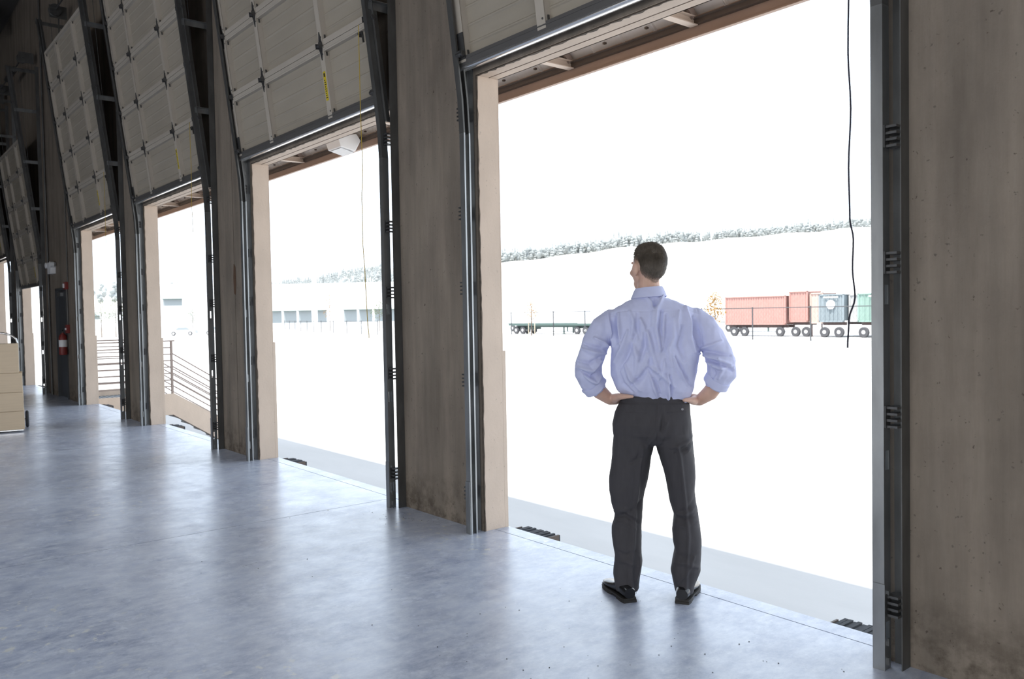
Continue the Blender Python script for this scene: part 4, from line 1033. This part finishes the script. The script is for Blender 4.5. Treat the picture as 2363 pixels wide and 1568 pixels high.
FT = [([(-.055, .80), (-.072, .70), (-.100, .445), (-.118, .178), (-.122, .05)], .009, .009, 0), ([(.125, .80), (.135, .745), (.158, .518), (.172, .34), (.157, .088), (.152, .04)], .008, .008, 0),
 ([(-.075, .22), (-.085, .16), (-.098, .10)], .007, .008, 1), ([(.20, .24), (.17, .17), (.12, .10)], .006, .010, 1),
 ([(-.21, .445), (-.16, .47), (-.10, .43)], .007, .013, 1), ([(-.20, .42), (-.15, .445), (-.08, .40)], -.007, .012, 1), ([(-.21, .39), (-.16, .40), (-.10, .37)], .006, .011, 1), ([(-.06, .52), (-.10, .47), (-.15, .45)], -.006, .012, 1),
 ([(.10, .46), (.15, .45), (.21, .49)], .007, .012, 1), ([(.10, .43), (.15, .425), (.22, .45)], -.007, .012, 1), ([(.10, .40), (.16, .39), (.22, .41)], .005, .012, 1), ([(.21, .53), (.17, .48), (.12, .46)], -.006, .012, 1),
 ([(.20, .85), (.16, .825), (.09, .80)], .008, .010, 1), ([(.20, .825), (.16, .80), (.11, .775)], -.008, .010, 1), ([(.19, .80), (.16, .775)], .006, .009, 1),
 ([(.03, .95), (.02, .90), (-.02, .83), (-.06, .76)], .008, .012, 1), ([(.05, .97), (.045, .90), (.05, .84)], -.007, .010, 1), ([(.07, .93), (.05, .88), (.04, .83)], .006, .010, 1), ([(-.04, .80), (-.08, .74), (-.12, .72)], -.006, .012, 1),
 ([(-.20, .26), (-.15, .24), (-.10, .26)], -.005, .012, 1), ([(-.20, .20), (-.15, .21), (-.08, .18)], .005, .012, 1), ([(.10, .20), (.16, .21), (.22, .18)], .005, .012, 1), ([(.10, .25), (.16, .24), (.23, .27)], -.005, .012, 1)]
def tr_fn(co, no):
    back = np.clip(-no[:, 1] * 1.5 + .2, 0, 1); P = co[:, [0, 2]]; d = np.zeros(len(co))
    for pl, a, w_, tp in FT: d += 1.5 * a * fold(P, pl, w_, bool(tp))
    d *= back; d += vnoise(co * np.array([1.4, 1.4, .6]), 14, .004) + vnoise(co, 30, .0012)
    d -= .003 * np.exp(-((co[:, 2] - 1.028) / .002) ** 2)                       # waistband seam
    for x0, x1 in ((-.135, -.03), (.07, .165)):                                  # hip pocket welts
        d -= .0035 * np.exp(-((co[:, 2] - .985) / .0022) ** 2) * back * (co[:, 0] > x0) * (co[:, 0] < x1)
    d -= .004 * np.exp(-((co[:, 0] - .018) / .003) ** 2) * back * (co[:, 2] > .80) * (co[:, 2] < 1.03)
    return co + no * d[:, None]
tro = part(remesh(m, 'trousers', .005, 6, tr_fn), 'trousers', 'trousers', man)
b_ = MB(); b_.lathe([(.001, -.003), (.006, -.003), (.007, 0), (.006, .003), (.001, .003)], 12, (.148, -.112, 1.000), 'y'); b_.build('button', 'chrome', tro, smooth=True)

# shoes
def shoe(x, y, a):
    r = bpy.data.objects.new('shoe', None)
    rows = [(-.002, .030, .010, .062), (.02, .036, .010, .075), (.06, .037, .010, .080), (.10, .038, .010, .078), (.14, .042, .008, .062), (.18, .047, .006, .050), (.22, .048, .006, .043), (.26, .042, .006, .036), (.285, .030, .008, .028), (.298, .014, .010, .022)]
    m = MB(); rings = []
    for yy, hw, z0, z1 in rows:
        q = []
        for j in range(16):
            t = 2 * PI * j / 16; c, s = math.cos(t), math.sin(t)
            q.append((hw * math.copysign(abs(c) ** .8, c) * (1 if s < .3 else 1 - .25 * (s - .3)), yy, (z0 + z1) / 2 + .012 + (z1 - z0) / 2 * math.copysign(abs(s) ** .8, s)))
        rings.append(q)
    m.loft(rings); o = m.build('shoe', 'shoe', man, smooth=True); o.location = (x, y, 0); o.rotation_euler = (0, 0, a)
    out = [(hw + .004, yy) for yy, hw, _, _ in rows] + [(-(hw + .004), yy) for yy, hw, _, _ in reversed(rows)]
    m = MB(); m.prism(out, 'z', .012, .022); heel = [p for p in out if p[1] < .085]; m.prism([(.036, -.006), (.042, .03), (.041, .085), (-.041, .085), (-.042, .03), (-.036, -.006)], 'z', .0, .0125); m.prism([p for p in out if p[1] > .13], 'z', .001, .0125)
    m.build('sole', 'sole', o)
    for q in (.135, .15, .165): MB().bar((-.014, q, .088 - (q - .135) * .6), (.014, q, .088 - (q - .135) * .6), .004, .004).build('lace', 'black', o)
shoe(-.128, -.118, math.radians(26)); shoe(.136, -.108, math.radians(-14))

# ------------------------------------------------------------------ grit on the floor, added frames around the rear and ceiling fill lamps
rnd = random.Random(21); m = MB()
for k in range(110):
    if k < 60: x, y = rnd.uniform(-3.4, -1.7), rnd.uniform(2.0, 3.3)
    elif k < 90: x, y = rnd.uniform(-5.6, -4.9), rnd.uniform(3.0, 3.38)
    else: x, y = rnd.uniform(-6, -1.5), rnd.uniform(1.6, 3.2)
    r = rnd.uniform(.001, .0032); m.prism([(x - r, y - r * .6), (x + r * .8, y - r), (x + r, y + r * .5), (x - r * .3, y + r)], 'z', .0005, r * .8)
o = m.build('floor_grit', 'black'); tag(o, 'tiny dark crumbs of grit scattered on the floor by the doorway', 'grit', kind='stuff')
n = 7
for x in (-14.0, -9.0, -4.0, 1.0, 4.5):
    m = MB(); m.box(x - 1.62, x - 1.5, -12, -11.86, 0, 3.3); m.box(x + 1.5, x + 1.62, -12, -11.86, 0, 3.3); m.box(x - 1.62, x + 1.62, -12, -11.86, 3.2, 3.32)
    tag(m.build('trim_%d' % n, 'beige'), 'added frame around a fill lamp on the solid rear wall', kind='structure'); n += 1
for x in (-13.0, -7.0, -1.0):
    for y in (-1.5, -6.5):
        m = MB()
        for a, b, c, d in ((x - 1.56, x - 1.5, y - .66, y + .66), (x + 1.5, x + 1.56, y - .66, y + .66), (x - 1.5, x + 1.5, y - .66, y - .6), (x - 1.5, x + 1.5, y + .6, y + .66)): m.box(a, b, c, d, 8.58, 8.76)
        tag(m.build('trim_%d' % n, 'white'), 'added frame around a fill lamp under the roof deck', kind='structure'); n += 1
